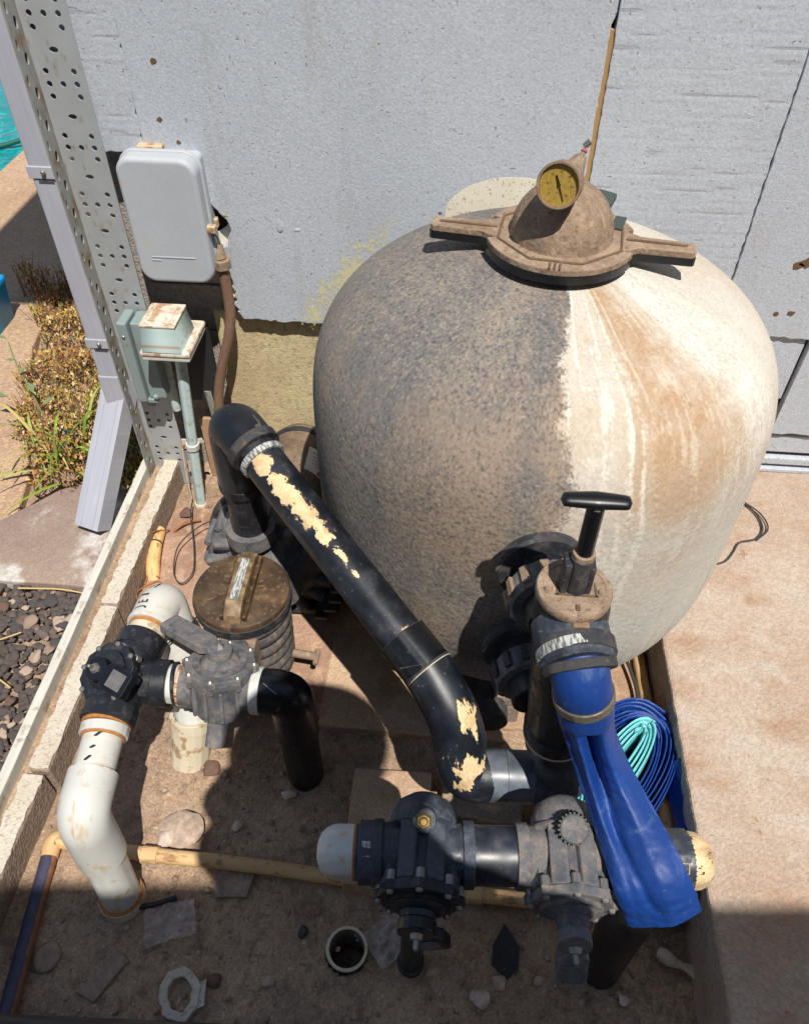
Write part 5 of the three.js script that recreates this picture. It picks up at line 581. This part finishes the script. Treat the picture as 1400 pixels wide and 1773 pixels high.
{ const t = thing('white_link_pipe', 'short white pipe with rusty clamp joining the two valves at the left', 'pipe', V(-0.43, 0.3, -0.672)); part(t, 'pipe', cyl(V(-0.455, 0.302, -0.672), V(-0.41, 0.302, -0.673), 0.0335, 0.0335, 32), PVC); part(t, 'rusty_band', ring(V(-0.430, 0.302, -0.673), V(-0.421, 0.302, -0.673), 0.0375, 0.03, 36), std({ map: colTex(256, 64, (u, v) => { const b = fbm(u, v, 16, 6, 4, 801); return c3([196, 176, 150], [140, 78, 40], clamp((b - 0.42) * 6)); }, 0.1), roughness: 0.8 })); part(t, 'black_band', ring(V(-0.440, 0.302, -0.672), V(-0.433, 0.302, -0.673), 0.0375, 0.03, 36), BLACK); }
const marked = (draw) => canvasTex(512, 512, (c, w, h) => { const r = rng(41); c.fillStyle = '#cac8c1'; c.fillRect(0, 0, w, h); for (let i = 0; i < 260; i++) { c.fillStyle = `rgba(${r() < 0.6 ? '170,140,100' : '240,240,238'},${0.03 + r() * 0.10})`; c.beginPath(); c.ellipse(r() * w, r() * h, 3 + r() * 26, 2 + r() * 14, r() * 3, 0, 7); c.fill(); } for (let i = 0; i < 160; i++) { c.fillStyle = 'rgba(110,90,66,0.55)'; c.fillRect(r() * w, r() * h, 1 + r() * 2, 1 + r() * 2); } c.fillStyle = c.strokeStyle = '#26262a'; draw(c, w, h); });
{ // white elbow at the back going down into the soil
  const t = thing('white_return_elbow', 'white plastic elbow with black marker letters behind the left valve, dropping into soil', 'pipe', V(-0.49, 0, -0.75));
  const mk = marked((c, w, h) => { for (const o of [-0.02, 0.98]) { c.save(); c.translate(w * (o - 0.055), h * 0.80); c.rotate(-Math.PI / 2); c.font = 'bold 66px sans-serif'; c.textAlign = 'center'; c.textBaseline = 'middle'; c.scale(0.72, 1); 'JETS'.split('').forEach((s, i) => { c.save(); c.translate((i - 1.5) * 50, (i % 2) * 10 - 4); c.rotate((i - 1.5) * 0.1); c.fillText(s, 0, 0); c.restore(); }); c.restore(); } });
  part(t, 'elbow', sweep(pathArc([V(-0.516, 0.311, -0.778), V(-0.511, 0.312, -0.845), V(-0.485, 0.20, -0.800)], 0.050, 14), 0.0385, { seg: 36, normUV: true }), std({ map: mk, roughness: 0.4 }));
  part(t, 'collar', [ring(V(-0.5165, 0.311, -0.776), V(-0.5158, 0.311, -0.785), 0.0400, 0.031, 40)], PVC); part(t, 'rust_line', ring(V(-0.5170, 0.311, -0.770), V(-0.5163, 0.311, -0.778), 0.0345, 0.0325, 40), RUST); part(t, 'inlet_pipe', cyl(V(-0.519, 0.311, -0.735), V(-0.515, 0.311, -0.79), 0.0325, 0.0325, 36), PVCOLD);
  part(t, 'down_pipe', cyl(V(-0.486, 0.21, -0.803), V(-0.464, 0.06, -0.715), 0.032, 0.032, 36), PVC); part(t, 'dirty_stub', cyl(V(-0.470, 0.085, -0.728), V(-0.480, -0.02, -0.685), 0.0385, 0.0385, 36), PVCOLD); part(t, 'stub_collar', ring(V(-0.471, 0.070, -0.722), V(-0.469, 0.092, -0.732), 0.0415, 0.034, 36), PVCOLD);
  part(t, 'black_wire', tube([V(-0.50, 0.27, -0.76), V(-0.462, 0.285, -0.79), V(-0.452, 0.27, -0.84)], 0.0015, 14, 6), WIREM);
}
{ // white pipe at the front left
  const t = thing('white_suction_pipe', 'white plastic pipe with marker writing bending down into the dirt at the front left', 'pipe', V(-0.52, 0, -0.45));
  const mk = marked((c, w, h) => { c.lineWidth = 15; c.lineCap = 'round'; const S = (pts) => { c.beginPath(); pts.forEach((p, i) => (i ? c.lineTo(p[0] * w, p[1] * h) : c.moveTo(p[0] * w, p[1] * h))); c.stroke(); }; for (const o of [0, 1]) { S([[o - 0.07, 0.78], [o - 0.01, 0.72]]); S([[o - 0.04, 0.70], [o + 0.0, 0.62]]); S([[o - 0.01, 0.45], [o + 0.01, 0.42]]); S([[o + 0.0, 0.28], [o + 0.03, 0.22]]); } });
  part(t, 'upper_pipe', sweep([0, 0.25, 0.5, 0.75, 1].map((k) => V(mix(-0.529, -0.524, k), mix(0.303, 0.291, k), mix(-0.595, -0.500, k))), 0.0315, { seg: 36, normUV: true }), std({ map: mk, roughness: 0.45 }));
  part(t, 'collar', ring(V(-0.5285, 0.302, -0.584), V(-0.5275, 0.300, -0.568), 0.0385, 0.0315, 40), PVC); part(t, 'rust_line', ring(V(-0.5275, 0.300, -0.569), V(-0.5272, 0.2995, -0.564), 0.0350, 0.031, 40), RUST); part(t, 'rust_ring', ring(V(-0.5285, 0.3022, -0.590), V(-0.5283, 0.3018, -0.584), 0.0395, 0.0315, 40), RUST);
  part(t, 'glue_stain', (() => { const g = new THREE.CylinderGeometry(0.0319, 0.0319, 0.020, 20, 1, true, 0, 1.0); g.applyQuaternion(qTo(V(0.005, -0.012, 0.095))); g.translate(-0.5243, 0.2915, -0.513); return g; })(), RUST);
  part(t, 'elbow', sweep(pathArc([V(-0.5245, 0.292, -0.510), V(-0.520, 0.288, -0.445), V(-0.519, 0.165, -0.435)], 0.055, 14), 0.0385, { seg: 40 }), PVC);
  part(t, 'lower_pipe', cyl(V(-0.519, 0.19, -0.437), V(-0.519, -0.01, -0.415), 0.0325, 0.0325, 36), PVC); part(t, 'ground_collar', ring(V(-0.519, 0.0, -0.4155), V(-0.519, 0.022, -0.418), 0.0385, 0.032, 36), PVCOLD); part(t, 'rust_edge', ring(V(-0.519, 0.020, -0.418), V(-0.519, 0.026, -0.4185), 0.0375, 0.032, 36), RUST);
}
// ---------------------------------------------------------------- front manifold
{
  const y = 0.43, cx = (x) => V(x, y, -0.380 - 0.06 * (x + 0.004));
  makeValve({ label: 'glossy black valve with brass plug and domed back, left one on the front pipe', center: cx(-0.004), axis: V(0, 0.02, 1), ref: V(1, 0, 0), R: 0.0455, L: 0.100, mat: BLACKHAZE, coverMat: BLACK, dome: true, handleDir: V(0.45, -1, 0), handleLen: 0.056, handleW: 0.042, handleMat: BLACKGLOSS, knobR: 0.022, stemH: 0.02, bolts: 8, plug: { at: V(-0.004, 0.481, -0.402), dir: V(0, 0.85, 0.5) }, ports: [[cx(-0.03), cx(-0.066), 0.037], [cx(0.02), cx(0.062), 0.037]] });
  makeValve({ label: 'dusty grey valve with ridged knob, right one on the front pipe beside the blue hose', center: cx(0.181), axis: V(0.03, 0.0, 1), ref: V(1, 0, 0), R: 0.0455, L: 0.100, mat: GREYD, coverMat: GREYD, dome: true, handleDir: V(0.06, -1, 0.1), handleLen: 0.080, handleW: 0.034, handleMat: std({ map: GREYD.map, color: new THREE.Color(1.3, 1.33, 1.38), roughness: 0.5 }), knobR: 0.019, stemH: 0.03, handleTilt: 0.30, plug: { knob: true, at: V(0.180, 0.472, -0.414), dir: V(0.05, 0.86, 0.5) }, ports: [[cx(0.16), cx(0.115), 0.037], [cx(0.20), cx(0.245), 0.037]] });
  const t = thing('front_manifold_pipe', 'black horizontal pipe through the two front valves with white left and cream right caps', 'pipe', V(0.1, y, -0.385));
  const mp = []; for (let i = 0; i <= 10; i++) mp.push(cx(mix(0.04, 0.14, i / 10))); part(t, 'middle_pipe', sweep(mp, 0.0365, { seg: 40, normUV: true }), peel([[0.72, 0.5, 0.045, 0.75, 0.3]], 761, 0.25, 512, 256, [36, 40, 48]));
  const rp = []; for (let i = 0; i <= 10; i++) rp.push(cx(mix(0.23, 0.335, i / 10))); part(t, 'right_pipe', sweep(rp, 0.0355, { seg: 36 }), BLACKHAZE); part(t, 'right_coupling', [ring(cx(0.268), cx(0.333), 0.0385, 0.034, 40)], BLACKHAZE);
  part(t, 'printed_mark', (() => { const o = []; for (const [dx, dz, w, d] of [[0, 0.006, 0.013, 0.0012], [0, -0.006, 0.013, 0.0012], [-0.006, 0, 0.0012, 0.012], [0.006, 0, 0.0012, 0.012]]) { const g = box(w, 0.001, d, 0.319 + dx, 0, dz, 0); g.rotateX(0.6); g.translate(0, y + 0.0318, -0.3995 + 0.0218); o.push(g); } return o; })(), PVCOLD);
  const capD = (a, d, r, m, n, flat) => { const g = lathe([[0, 0], [r, 0], [r, flat], [r * 0.97, flat + r * 0.25], [r * 0.86, flat + r * 0.50], [r * 0.66, flat + r * 0.70], [r * 0.36, flat + r * 0.82], [0, flat + r * 0.86]], a, d, 44), uv = g.attributes.uv; let mu = 0, mv = 0; for (let i = 0; i < uv.count; i++) { mu = Math.max(mu, uv.getX(i)); mv = Math.max(mv, uv.getY(i)); } if (m.map?.repeat.x === 1) for (let i = 0; i < uv.count; i++) uv.setXY(i, uv.getX(i) / mu, uv.getY(i) / mv); part(t, n, g, m); };
  capD(cx(-0.088), V(-1, 0, 0.06), 0.0335, PVC, 'white_cap', 0.022); part(t, 'rust_line', ring(cx(-0.0915), cx(-0.087), 0.0340, 0.030, 40), RUST);
  part(t, 'left_coupling', [ring(cx(-0.084), cx(-0.060), 0.0390, 0.033, 40), cyl(cx(-0.09), cx(-0.05), 0.034, 0.034, 36)], BLACKHAZE); part(t, 'coupling_tag', box(0.012, 0.001, 0.018, -0.073, y + 0.0370, -0.366, 0.0003, [0.35, 0, 0]), LABELBAND);
  capD(cx(0.332), V(1, 0, -0.06), 0.0355, peel([[0.0, 1.1, 6, 1.05, 0], [0.5, 1.1, 6, 1.05, 0]], 771, 0.15, 256, 256), 'cream_cap', 0.004);
  const rr = thing('black_riser_pipe', 'black pipe with cream peeling rising from the dirt under the end of the blue hose', 'pipe', V(0.3, 0, -0.385)); const rpt = []; for (let i = 0; i <= 16; i++) rpt.push(V(mix(0.299, 0.304, i / 16), mix(-0.02, 0.42, i / 16), mix(-0.383, -0.398, i / 16))); part(rr, 'pipe', sweep(rpt, 0.0345, { seg: 36, normUV: true }), peel([[0.62, 0.30, 0.10, 0.16, 0.2], [0.68, 0.55, 0.08, 0.12, 0.4]], 781, 0.8, 512, 512, [20, 21, 24]));
  const r2 = thing('thin_riser_pipe', 'thin black pipe standing in the dirt below the left front valve', 'pipe', V(-0.013, 0, -0.36)); part(r2, 'pipe', cyl(V(-0.013, -0.02, -0.359), V(-0.006, 0.40, -0.378), 0.0185, 0.0185, 28), BLACK); part(r2, 'socket', ring(V(-0.0125, 0.0, -0.360), V(-0.0122, 0.02, -0.361), 0.022, 0.017, 28), BLACKD);
}
// concrete blocks under the pipes
for (const [w, h, d, x, z, ry, m, l] of [[0.148, 0.065, 0.21, -0.068, -0.565, 0.02, paverTan, 'tan concrete block in the dirt behind the white pipe cap'], [0.15, 0.05, 0.09, 0.10, -0.640, -0.03, paverGrey, 'grey concrete block under the elbow of the black pipe'], [0.055, 0.13, 0.055, 0.140, -0.835, 0.1, paverGrey, 'small upright grey block under the tank behind the valve']]) solo('concrete_block', box(w, h, d, x, h / 2 - 0.008, z, 0.005, [0, ry, 0]), m, l, 'concrete block', 'concrete blocks under the pipes');
// ---------------------------------------------------------------- thin tan water pipe round the bed
{
  const t = thing('thin_water_pipe', 'thin tan water pipe along the front and right side of the dirt bed', 'pipe', V(0, 0.0, -0.48)); const r = 0.0125;
  part(t, 'front_run', sweep(curve([V(-0.640, 0.018, -0.500), V(-0.548, 0.020, -0.491), V(-0.31, 0.022, -0.486), V(-0.134, 0.024, -0.477), V(0.07, 0.026, -0.470), V(0.415, 0.026, -0.464)], 40), r, { seg: 16 }), PVCTAN);
  part(t, 'right_run', tube([V(0.438, 0.028, -0.49), V(0.440, 0.030, -0.70), V(0.436, 0.032, -0.85), V(0.431, 0.034, -1.0), V(0.428, 0.034, -1.4)], 0.0125, 40, 16), PVCTAN);
  part(t, 'corner_elbow', [sweep(pathArc([V(0.395, 0.026, -0.464), V(0.438, 0.027, -0.463), V(0.438, 0.028, -0.51)], 0.02, 8), 0.0165, { seg: 18 })], PVCOLD); part(t, 'left_elbow', sweep(pathArc([V(-0.615, 0.018, -0.498), V(-0.676, 0.017, -0.506), V(-0.672, 0.016, -0.470)], 0.03, 8), 0.0165, { seg: 18 }), PVCTAN);
  part(t, 'coupling', [ring(V(0.075, 0.026, -0.470), V(0.103, 0.026, -0.469), 0.0155, 0.011, 20), ring(V(-0.505, 0.0205, -0.489), V(-0.475, 0.021, -0.4885), 0.0155, 0.011, 20)], PVCTAN);
  const lp = []; for (let i = 0; i <= 20; i++) lp.push(V(mix(-0.672, -0.640, i / 20), 0.016, mix(-0.475, -0.222, i / 20))); part(t, 'left_run', sweep(lp, 0.0145, { seg: 20, normUV: true }), std({ map: (() => { const q = colTex(256, 512, (u, v) => { const n = fbm(u, v, 10, 24, 4, 821); let du = Math.abs(u - 0.01); du = Math.min(du, 1 - du); const m = du < 0.13 + (n - 0.5) * 0.06; return m ? c3([44, 46, 66], [78, 74, 96], n) : c3([150, 104, 74], [112, 78, 58], n); }); q.repeat.set(1, 1); return q; })(), roughness: 0.55 }), 'tan pipe with a dark blue streak along its top');
  solo('black_strip', tube([V(-0.425, 0.012, -0.425), V(-0.44, 0.014, -0.418), V(-0.47, 0.012, -0.408), V(-0.49, 0.010, -0.404)], 0.005, 16, 8), DARKSTEEL, 'short black rubber strip by the foot of the white pipe', 'rubber strip');
  const c = thing('cream_pipe_stub', 'short cream pipe piece with a dark band lying by the kerb near the steel post', 'pipe', V(-0.70, 0, -1.2)); part(c, 'pipe', sweep(curve([V(-0.712, 0.026, -1.26), V(-0.703, 0.030, -1.20), V(-0.692, 0.022, -1.145), V(-0.688, 0.002, -1.125)], 24), 0.0165, { seg: 20 }), std({ map: PVCTAN.map, color: new THREE.Color(1.25, 1.2, 1.05), roughness: 0.6 })); part(c, 'dark_band', ring(V(-0.7055, 0.0295, -1.214), V(-0.7045, 0.0298, -1.208), 0.0172, 0.015, 20), DARKSTEEL);
}
{ // wires
  solo('black_wire', [tube([V(0.50, 0.154, -1.12), V(0.575, 0.154, -1.150), V(0.615, 0.155, -1.165), V(0.640, 0.155, -1.195), V(0.660, 0.155, -1.225), V(0.700, 0.156, -1.24), V(0.722, 0.156, -1.275), V(0.715, 0.156, -1.325), V(0.680, 0.155, -1.37), V(0.62, 0.155, -1.40)], 0.0022, 60, 6), tube([V(0.700, 0.1555, -1.235), V(0.733, 0.157, -1.272), V(0.727, 0.157, -1.32), V(0.69, 0.156, -1.365)], 0.0018, 30, 6)], WIREM, 'thin black wire loop lying on the concrete slab beside the tank', 'wire');
  solo('ground_wire', tube([V(-0.655, 0.03, -1.36), V(-0.63, 0.06, -1.28), V(-0.60, 0.045, -1.19), V(-0.59, 0.03, -1.13), V(-0.61, 0.025, -1.10), V(-0.635, 0.03, -1.13), V(-0.64, 0.045, -1.2), V(-0.60, 0.055, -1.26), V(-0.55, 0.05, -1.30)], 0.0016, 60, 6), WIREM, 'thin dark wire looping over the soil beside the pump', 'wire');
  solo('rubber_cord', tube([V(0.36, 0.045, -1.02), V(0.395, 0.045, -0.98), V(0.412, 0.042, -0.92), V(0.415, 0.04, -0.87), V(0.402, 0.04, -0.82)], 0.004, 40, 8), WIREM, 'black cord curving over the paving below the tank', 'cord');
  solo('twig_bundle', [tube([V(-0.70, 0.02, -1.14), V(-0.715, 0.05, -1.16), V(-0.71, 0.06, -1.22), V(-0.69, 0.02, -1.27)], 0.002, 20, 5), tube([V(-0.70, 0.012, -1.10), V(-0.695, 0.02, -1.13), V(-0.67, 0.015, -1.12)], 0.0025, 12, 5), tube([V(-0.68, 0.015, -1.27), V(-0.65, 0.03, -1.29), V(-0.62, 0.02, -1.31)], 0.003, 12, 5), tube([V(-0.70, 0.01, -1.09), V(-0.672, 0.015, -1.11), V(-0.65, 0.01, -1.10)], 0.0018, 12, 5), tube([V(-0.69, 0.01, -1.105), V(-0.71, 0.013, -1.075), V(-0.70, 0.01, -1.05)], 0.0018, 12, 5)], std({ color: 0x9a6440, roughness: 1 }), 'reddish dry twigs around the cream pipe stub', 'twigs');
  solo('dry_straw', [tube([V(-0.80, 0.03, -1.045), V(-0.88, 0.03, -1.055), V(-0.98, 0.03, -1.05)], 0.0022, 20, 5), tube([V(-1.05, 0.03, -0.86), V(-0.98, 0.035, -0.89), V(-0.92, 0.03, -0.93)], 0.002, 20, 5), tube([V(-0.88, 0.035, -0.79), V(-0.94, 0.035, -0.83), V(-0.96, 0.035, -0.90)], 0.002, 20, 5)], std({ color: 0xc8ac76, roughness: 1 }), 'dry straw stems lying across the gravel', 'straw');
}
// ---------------------------------------------------------------- things lying in the dirt
{
  const t = thing('open_pipe_end', 'open black pipe end with a pale rim set in the dirt at the front', 'pipe', V(-0.12, 0, -0.368)); part(t, 'pipe', lathe([[0.030, -0.12], [0.034, -0.12], [0.034, 0.018], [0.030, 0.020], [0.0295, -0.02], [0.0295, -0.12]], V(-0.119, 0, -0.368), V(0.03, 1, 0), 40), BLACK); part(t, 'pale_rim', ring(V(-0.119, 0.018, -0.368), V(-0.1188, 0.0225, -0.368), 0.0347, 0.0295, 40), PVCOLD); part(t, 'inner_wall', ring(V(-0.119, -0.09, -0.368), V(-0.119, 0.016, -0.368), 0.0296, 0.0285, 40), std({ color: 0x857a6c, roughness: 0.9 })); part(t, 'soil_plug', cyl(V(-0.119, -0.10, -0.368), V(-0.119, -0.085, -0.368), 0.029), DIRT);
  const b = rng(17); const out = []; for (let i = 0; i < 22; i++) { const a = i / 22 * 6.2832; out.push([Math.cos(a) * 0.031 * (0.9 + 0.2 * b()), Math.sin(a) * 0.038 * (0.92 + 0.16 * b())]); } const inn = out.map(([x, y]) => [x * 0.68, y * 0.72]); const sh = poly(out); const hp = new THREE.Path(); inn.forEach((q, i) => (i ? hp.lineTo(...q) : hp.moveTo(...q))); hp.closePath(); sh.holes.push(hp); const rg = extrude(sh, 0.010, 0.002); rg.rotateX(-Math.PI / 2); rg.rotateY(0.4); rg.translate(-0.378, 0.004, -0.282);
  const o = thing('broken_ring', 'broken grey white plastic ring lying in the dirt near the front rail', 'plastic ring', V(-0.378, 0, -0.282)); part(o, 'ring', boxUV(rg), KERBW); const ch = extrude(poly([[0, 0], [0.010, 0.004], [0.008, 0.04], [0.001, 0.036]]), 0.006, 0.001); ch.rotateX(-Math.PI / 2); ch.rotateY(0.1); ch.translate(-0.346, 0.006, -0.265); part(o, 'broken_piece', boxUV(ch), KERBW);
  const film = (pts, y, sd) => { const s = extrude(poly(pts), 0.0008); const g = s.toNonIndexed(); const p = g.attributes.position; g.rotateX(-Math.PI / 2); for (let i = 0; i < p.count; i++) p.setY(i, p.getY(i) + 0.010 * n2(p.getX(i) * 60 + sd, p.getZ(i) * 60, 15)); g.computeVertexNormals(); g.translate(0, y, 0); return boxUV(g); };
  const grid = (x0, z0, w, d, rot, sd) => { const g = new THREE.PlaneGeometry(w, d, 24, 24); g.rotateX(-Math.PI / 2); const p = g.attributes.position; for (let i = 0; i < p.count; i++) { const x = p.getX(i), z = p.getZ(i); p.setY(i, 0.030 * Math.abs(n2(x * 60 + sd, z * 60, 17) - 0.5) + 0.016 * Math.abs(n2(x * 110 + sd, z * 110, 19) - 0.5)); } g.computeVertexNormals(); g.rotateY(rot); g.translate(x0, 0.006, z0); return g; };
  const plastic = new THREE.MeshPhysicalMaterial({ color: 0xf0ece8, transmission: 0.72, thickness: 0, roughness: 0.10, side: THREE.DoubleSide });
  solo('plastic_wrapper', grid(-0.050, -0.392, 0.075, 0.062, 0.75, 1), plastic, 'crumpled clear plastic wrapper beside the thin black pipe', 'plastic wrapper'); solo('plastic_film', grid(-0.425, -0.385, 0.085, 0.06, 0.35, 7), plastic, 'crumpled clear plastic film in the dirt right of the white pipe foot', 'plastic film');
  const sd = extrude(poly([[0, 0.045], [0.024, 0.012], [0.020, -0.020], [0.004, -0.034], [-0.020, -0.016], [-0.018, 0.012]]), 0.006, 0.0015); sd.rotateX(-Math.PI / 2); sd.translate(0.143, 0.004, -0.385); const shd = solo('black_shard', boxUV(sd), BLACK, 'pointed black plastic shard lying in the dirt below the right front valve', 'plastic shard');
  { const p = extrude(poly([[-0.012, 0], [0.010, 0.004], [0.006, -0.018], [-0.008, -0.018]]), 0.004, 0.001); p.rotateX(-Math.PI / 2); p.translate(0.135, 0.004, -0.350); solo('pale_chip', boxUV(p), ROCKS[4], 'pale chip touching the lower end of the black shard', 'stone chip'); }
  solo('white_stick', [sweep(curve([V(0.398, 0.012, -0.410), V(0.415, 0.016, -0.398), V(0.445, 0.012, -0.388), V(0.470, 0.010, -0.379)], 24), (s, a, i) => [0.006 + 0.004 * Math.sin(s * 7 + 0.6) * (1 - s), 0.009 + 0.003 * Math.sin(s * 9)], { seg: 12 })], KERBW, 'pale weathered stick lying in the dirt beside the slab edge', 'stick');
  { const g = extrude(poly([[-0.365, 0.482], [-0.300, 0.480], [-0.306, 0.438], [-0.361, 0.433]]), 0.008, 0.001); g.rotateX(-Math.PI / 2); g.translate(0, 0.001, 0); solo('grey_tile', boxUV(g), paverGrey, 'small grey tile lying under the thin water pipe', 'tile'); }
  { const g = extrude(poly(jagged([[-0.545, 0.272], [-0.515, 0.262], [-0.478, 0.322], [-0.500, 0.334]], 0.02, 0.004, rng(19))), 0.008, 0.002); g.rotateX(-Math.PI / 2); g.translate(0, 0.001, 0); solo('flat_chip', boxUV(g), ROCKS[2], 'long flat brown stone chip in the dirt left of the broken ring', 'stone chip'); }
  const L = [['broad pink stone half buried near the tan pipe', -0.455, -0.545, 0.036, 4, 0.25], ['pale round stone touching the tan pipe behind the grey tile', -0.476, -0.525, 0.019, 6, 0.6], ['tan stone below the tan pipe near the white elbow', -0.487, -0.487, 0.014, 2, 0.6], ['white chip standing below the black suction elbow', -0.267, -0.628, 0.012, 6, 0.7], ['small white stone in front of the tan block', -0.352, -0.560, 0.010, 6, 0.6], ['grey flat stone beside the dark streaked pipe', -0.615, -0.318, 0.024, 2, 0.4], ['white stone chip in the dirt near the front rail', 0.103, -0.318, 0.015, 6, 0.5], ['small white chip right of the thin black pipe', 0.024, -0.350, 0.010, 4, 0.5], ['blue grey pebble left of the open pipe end', -0.198, -0.390, 0.012, 3, 0.7], ['rounded tan stone at the front of the dirt bed', -0.243, -0.312, 0.011, 4, 0.7], ['white pebble near the slab edge at the front', 0.335, -0.335, 0.010, 6, 0.6], ['small brown stone beside the broken ring', -0.330, -0.306, 0.012, 5, 0.7], ['reddish flat stone beside the dirty white stub', -0.428, -0.665, 0.022, 5, 0.3], ['tan stone at the foot of the front right pipe', 0.20, -0.352, 0.008, 4, 0.6], ['orange stone fragment in the soil below the steel post', -0.665, -1.335, 0.016, 5, 0.6]];
  L.forEach(([l, x, z, s, m, f], i) => solo('stone', rock(s, 300 + i * 5, 2, f, 0.5).rotateY(i).translate(x, s * f * 0.45 + (i === 14 ? 0.012 : 0.002), z), ROCKS[m], l, 'stone', 'stones lying in the dirt bed'));
}
// ---------------------------------------------------------------- the photographer (behind the viewpoint; only the shadow is in the picture)
function body(bones, lo, hi, res, k, iso = 0) { // smooth union of tapered capsules, meshed by marching cubes
  const mc = new MarchingCubes(res, new THREE.MeshBasicMaterial(), false, false, 200000), S = hi.clone().sub(lo), f = mc.field, ba = V(0, 0, 0), p = V(0, 0, 0), pa = V(0, 0, 0); mc.isolation = 0;
  for (let z = 0; z < res; z++) for (let y = 0; y < res; y++) for (let x = 0; x < res; x++) { p.set(lo.x + S.x * x / res, lo.y + S.y * y / res, lo.z + S.z * z / res); let d = 1e3; for (const [a, b, r1, r2] of bones) { ba.subVectors(b, a); pa.subVectors(p, a); const t = clamp(pa.dot(ba) / Math.max(1e-9, ba.lengthSq())); const q = pa.addScaledVector(ba, -t).length() - mix(r1, r2, t); const h = clamp(0.5 + 0.5 * (q - d) / k); d = mix(q, d, h) - k * h * (1 - h); } f[x + y * res + z * res * res] = -d; }
  mc.update(); const n = mc.count, pos = mc.positionArray.slice(0, n * 3), nor = mc.normalArray.slice(0, n * 3); for (let i = 0; i < n; i++) { pos[i * 3] = lo.x + S.x * (pos[i * 3] + 1) / 2; pos[i * 3 + 1] = lo.y + S.y * (pos[i * 3 + 1] + 1) / 2; pos[i * 3 + 2] = lo.z + S.z * (pos[i * 3 + 2] + 1) / 2; }
  const g = new THREE.BufferGeometry(); g.setAttribute('position', new THREE.BufferAttribute(pos, 3)); g.setAttribute('normal', new THREE.BufferAttribute(nor, 3)); g.setAttribute('uv', new THREE.BufferAttribute(new Float32Array(n * 2), 2)); return g;
}
{
  const X = 0.15, t = thing('person', 'person in a brimmed hat standing behind the viewpoint holding up a phone', 'person', V(X, 0, 0.30)); const skin = std({ color: 0xb98a6c, roughness: 0.6 }), cloth = std({ color: 0x44506a, roughness: 0.9 });
  const B = []; const up = (p) => V(p[0], p[1] * 1.075, p[1] > 1.4 ? p[2] - 0.05 : p[2] - 0.11), b = (a, c, r1, r2) => B.push([up(a), up(c), r1, r2]);
  b([X, 0.95, 0.33], [X, 1.12, 0.32], 0.135, 0.125); b([X, 1.12, 0.32], [X, 1.30, 0.31], 0.125, 0.14); b([X - 0.13, 1.33, 0.31], [X + 0.13, 1.33, 0.31], 0.07, 0.07); b([X, 1.36, 0.29], [X, 1.46, 0.24], 0.055, 0.052); b([X, 1.535, 0.185], [X, 1.59, 0.18], 0.078, 0.088); b([X, 1.50, 0.155], [X, 1.52, 0.16], 0.06, 0.06); b([X, 1.535, 0.09], [X, 1.55, 0.10], 0.014, 0.012);
  for (const s of [-1, 1]) { b([X + s * 0.09, 0.90, 0.33], [X + s * 0.10, 0.48, 0.31], 0.085, 0.055); b([X + s * 0.10, 0.48, 0.31], [X + s * 0.10, 0.09, 0.34], 0.053, 0.036); b([X + s * 0.10, 0.04, 0.36], [X + s * 0.11, 0.03, 0.20], 0.04, 0.032); b([X + s * 0.18, 1.34, 0.31], [X + s * 0.20, 1.12, 0.20], 0.05, 0.042); const w = V(0.02 + s * 0.10, 1.36, 0.075); B.push([V(X + s * 0.20, 1.204, 0.09), w, 0.04, 0.027]); const pm = V(s * 0.062, 1.395, 0.052); B.push([w, pm, 0.026, 0.022]); for (let i = 0; i < 4; i++) B.push([pm.clone().add(V(0, 0.012 - i * 0.014, -0.004)), V(s * 0.040, 1.412 - i * 0.017, 0.036), 0.009, 0.008]); B.push([pm.clone().add(V(0, -0.01, 0.01)), V(s * 0.030, 1.385, 0.044), 0.010, 0.008]); }
  part(t, 'body', body(B, V(-0.25, -0.02, -0.14), V(0.62, 1.84, 0.46), 96, 0.03), cloth);
  part(t, 'hat', lathe([[0.0, 0.105], [0.06, 0.10], [0.095, 0.075], [0.105, 0.02], [0.108, 0.0], [0.158, -0.012], [0.160, -0.016], [0.108, -0.006], [0.10, 0.0], [0.09, 0.07], [0, 0.095]], V(X, 1.72, 0.118), V(0, 1, -0.18), 48), std({ color: 0xb9a57c, roughness: 0.9 }));
  const ph = solo('phone', box(0.075, 0.155, 0.008, 0.0, 1.405, 0.045, 0.003, [-0.80, 0, 0]), DARKSTEEL, 'dark phone held up by the person behind the viewpoint', 'phone');
}
scene.traverse((o) => { if (o.isMesh) { o.castShadow = o.receiveShadow = true; } });
renderer.render(scene, camera);
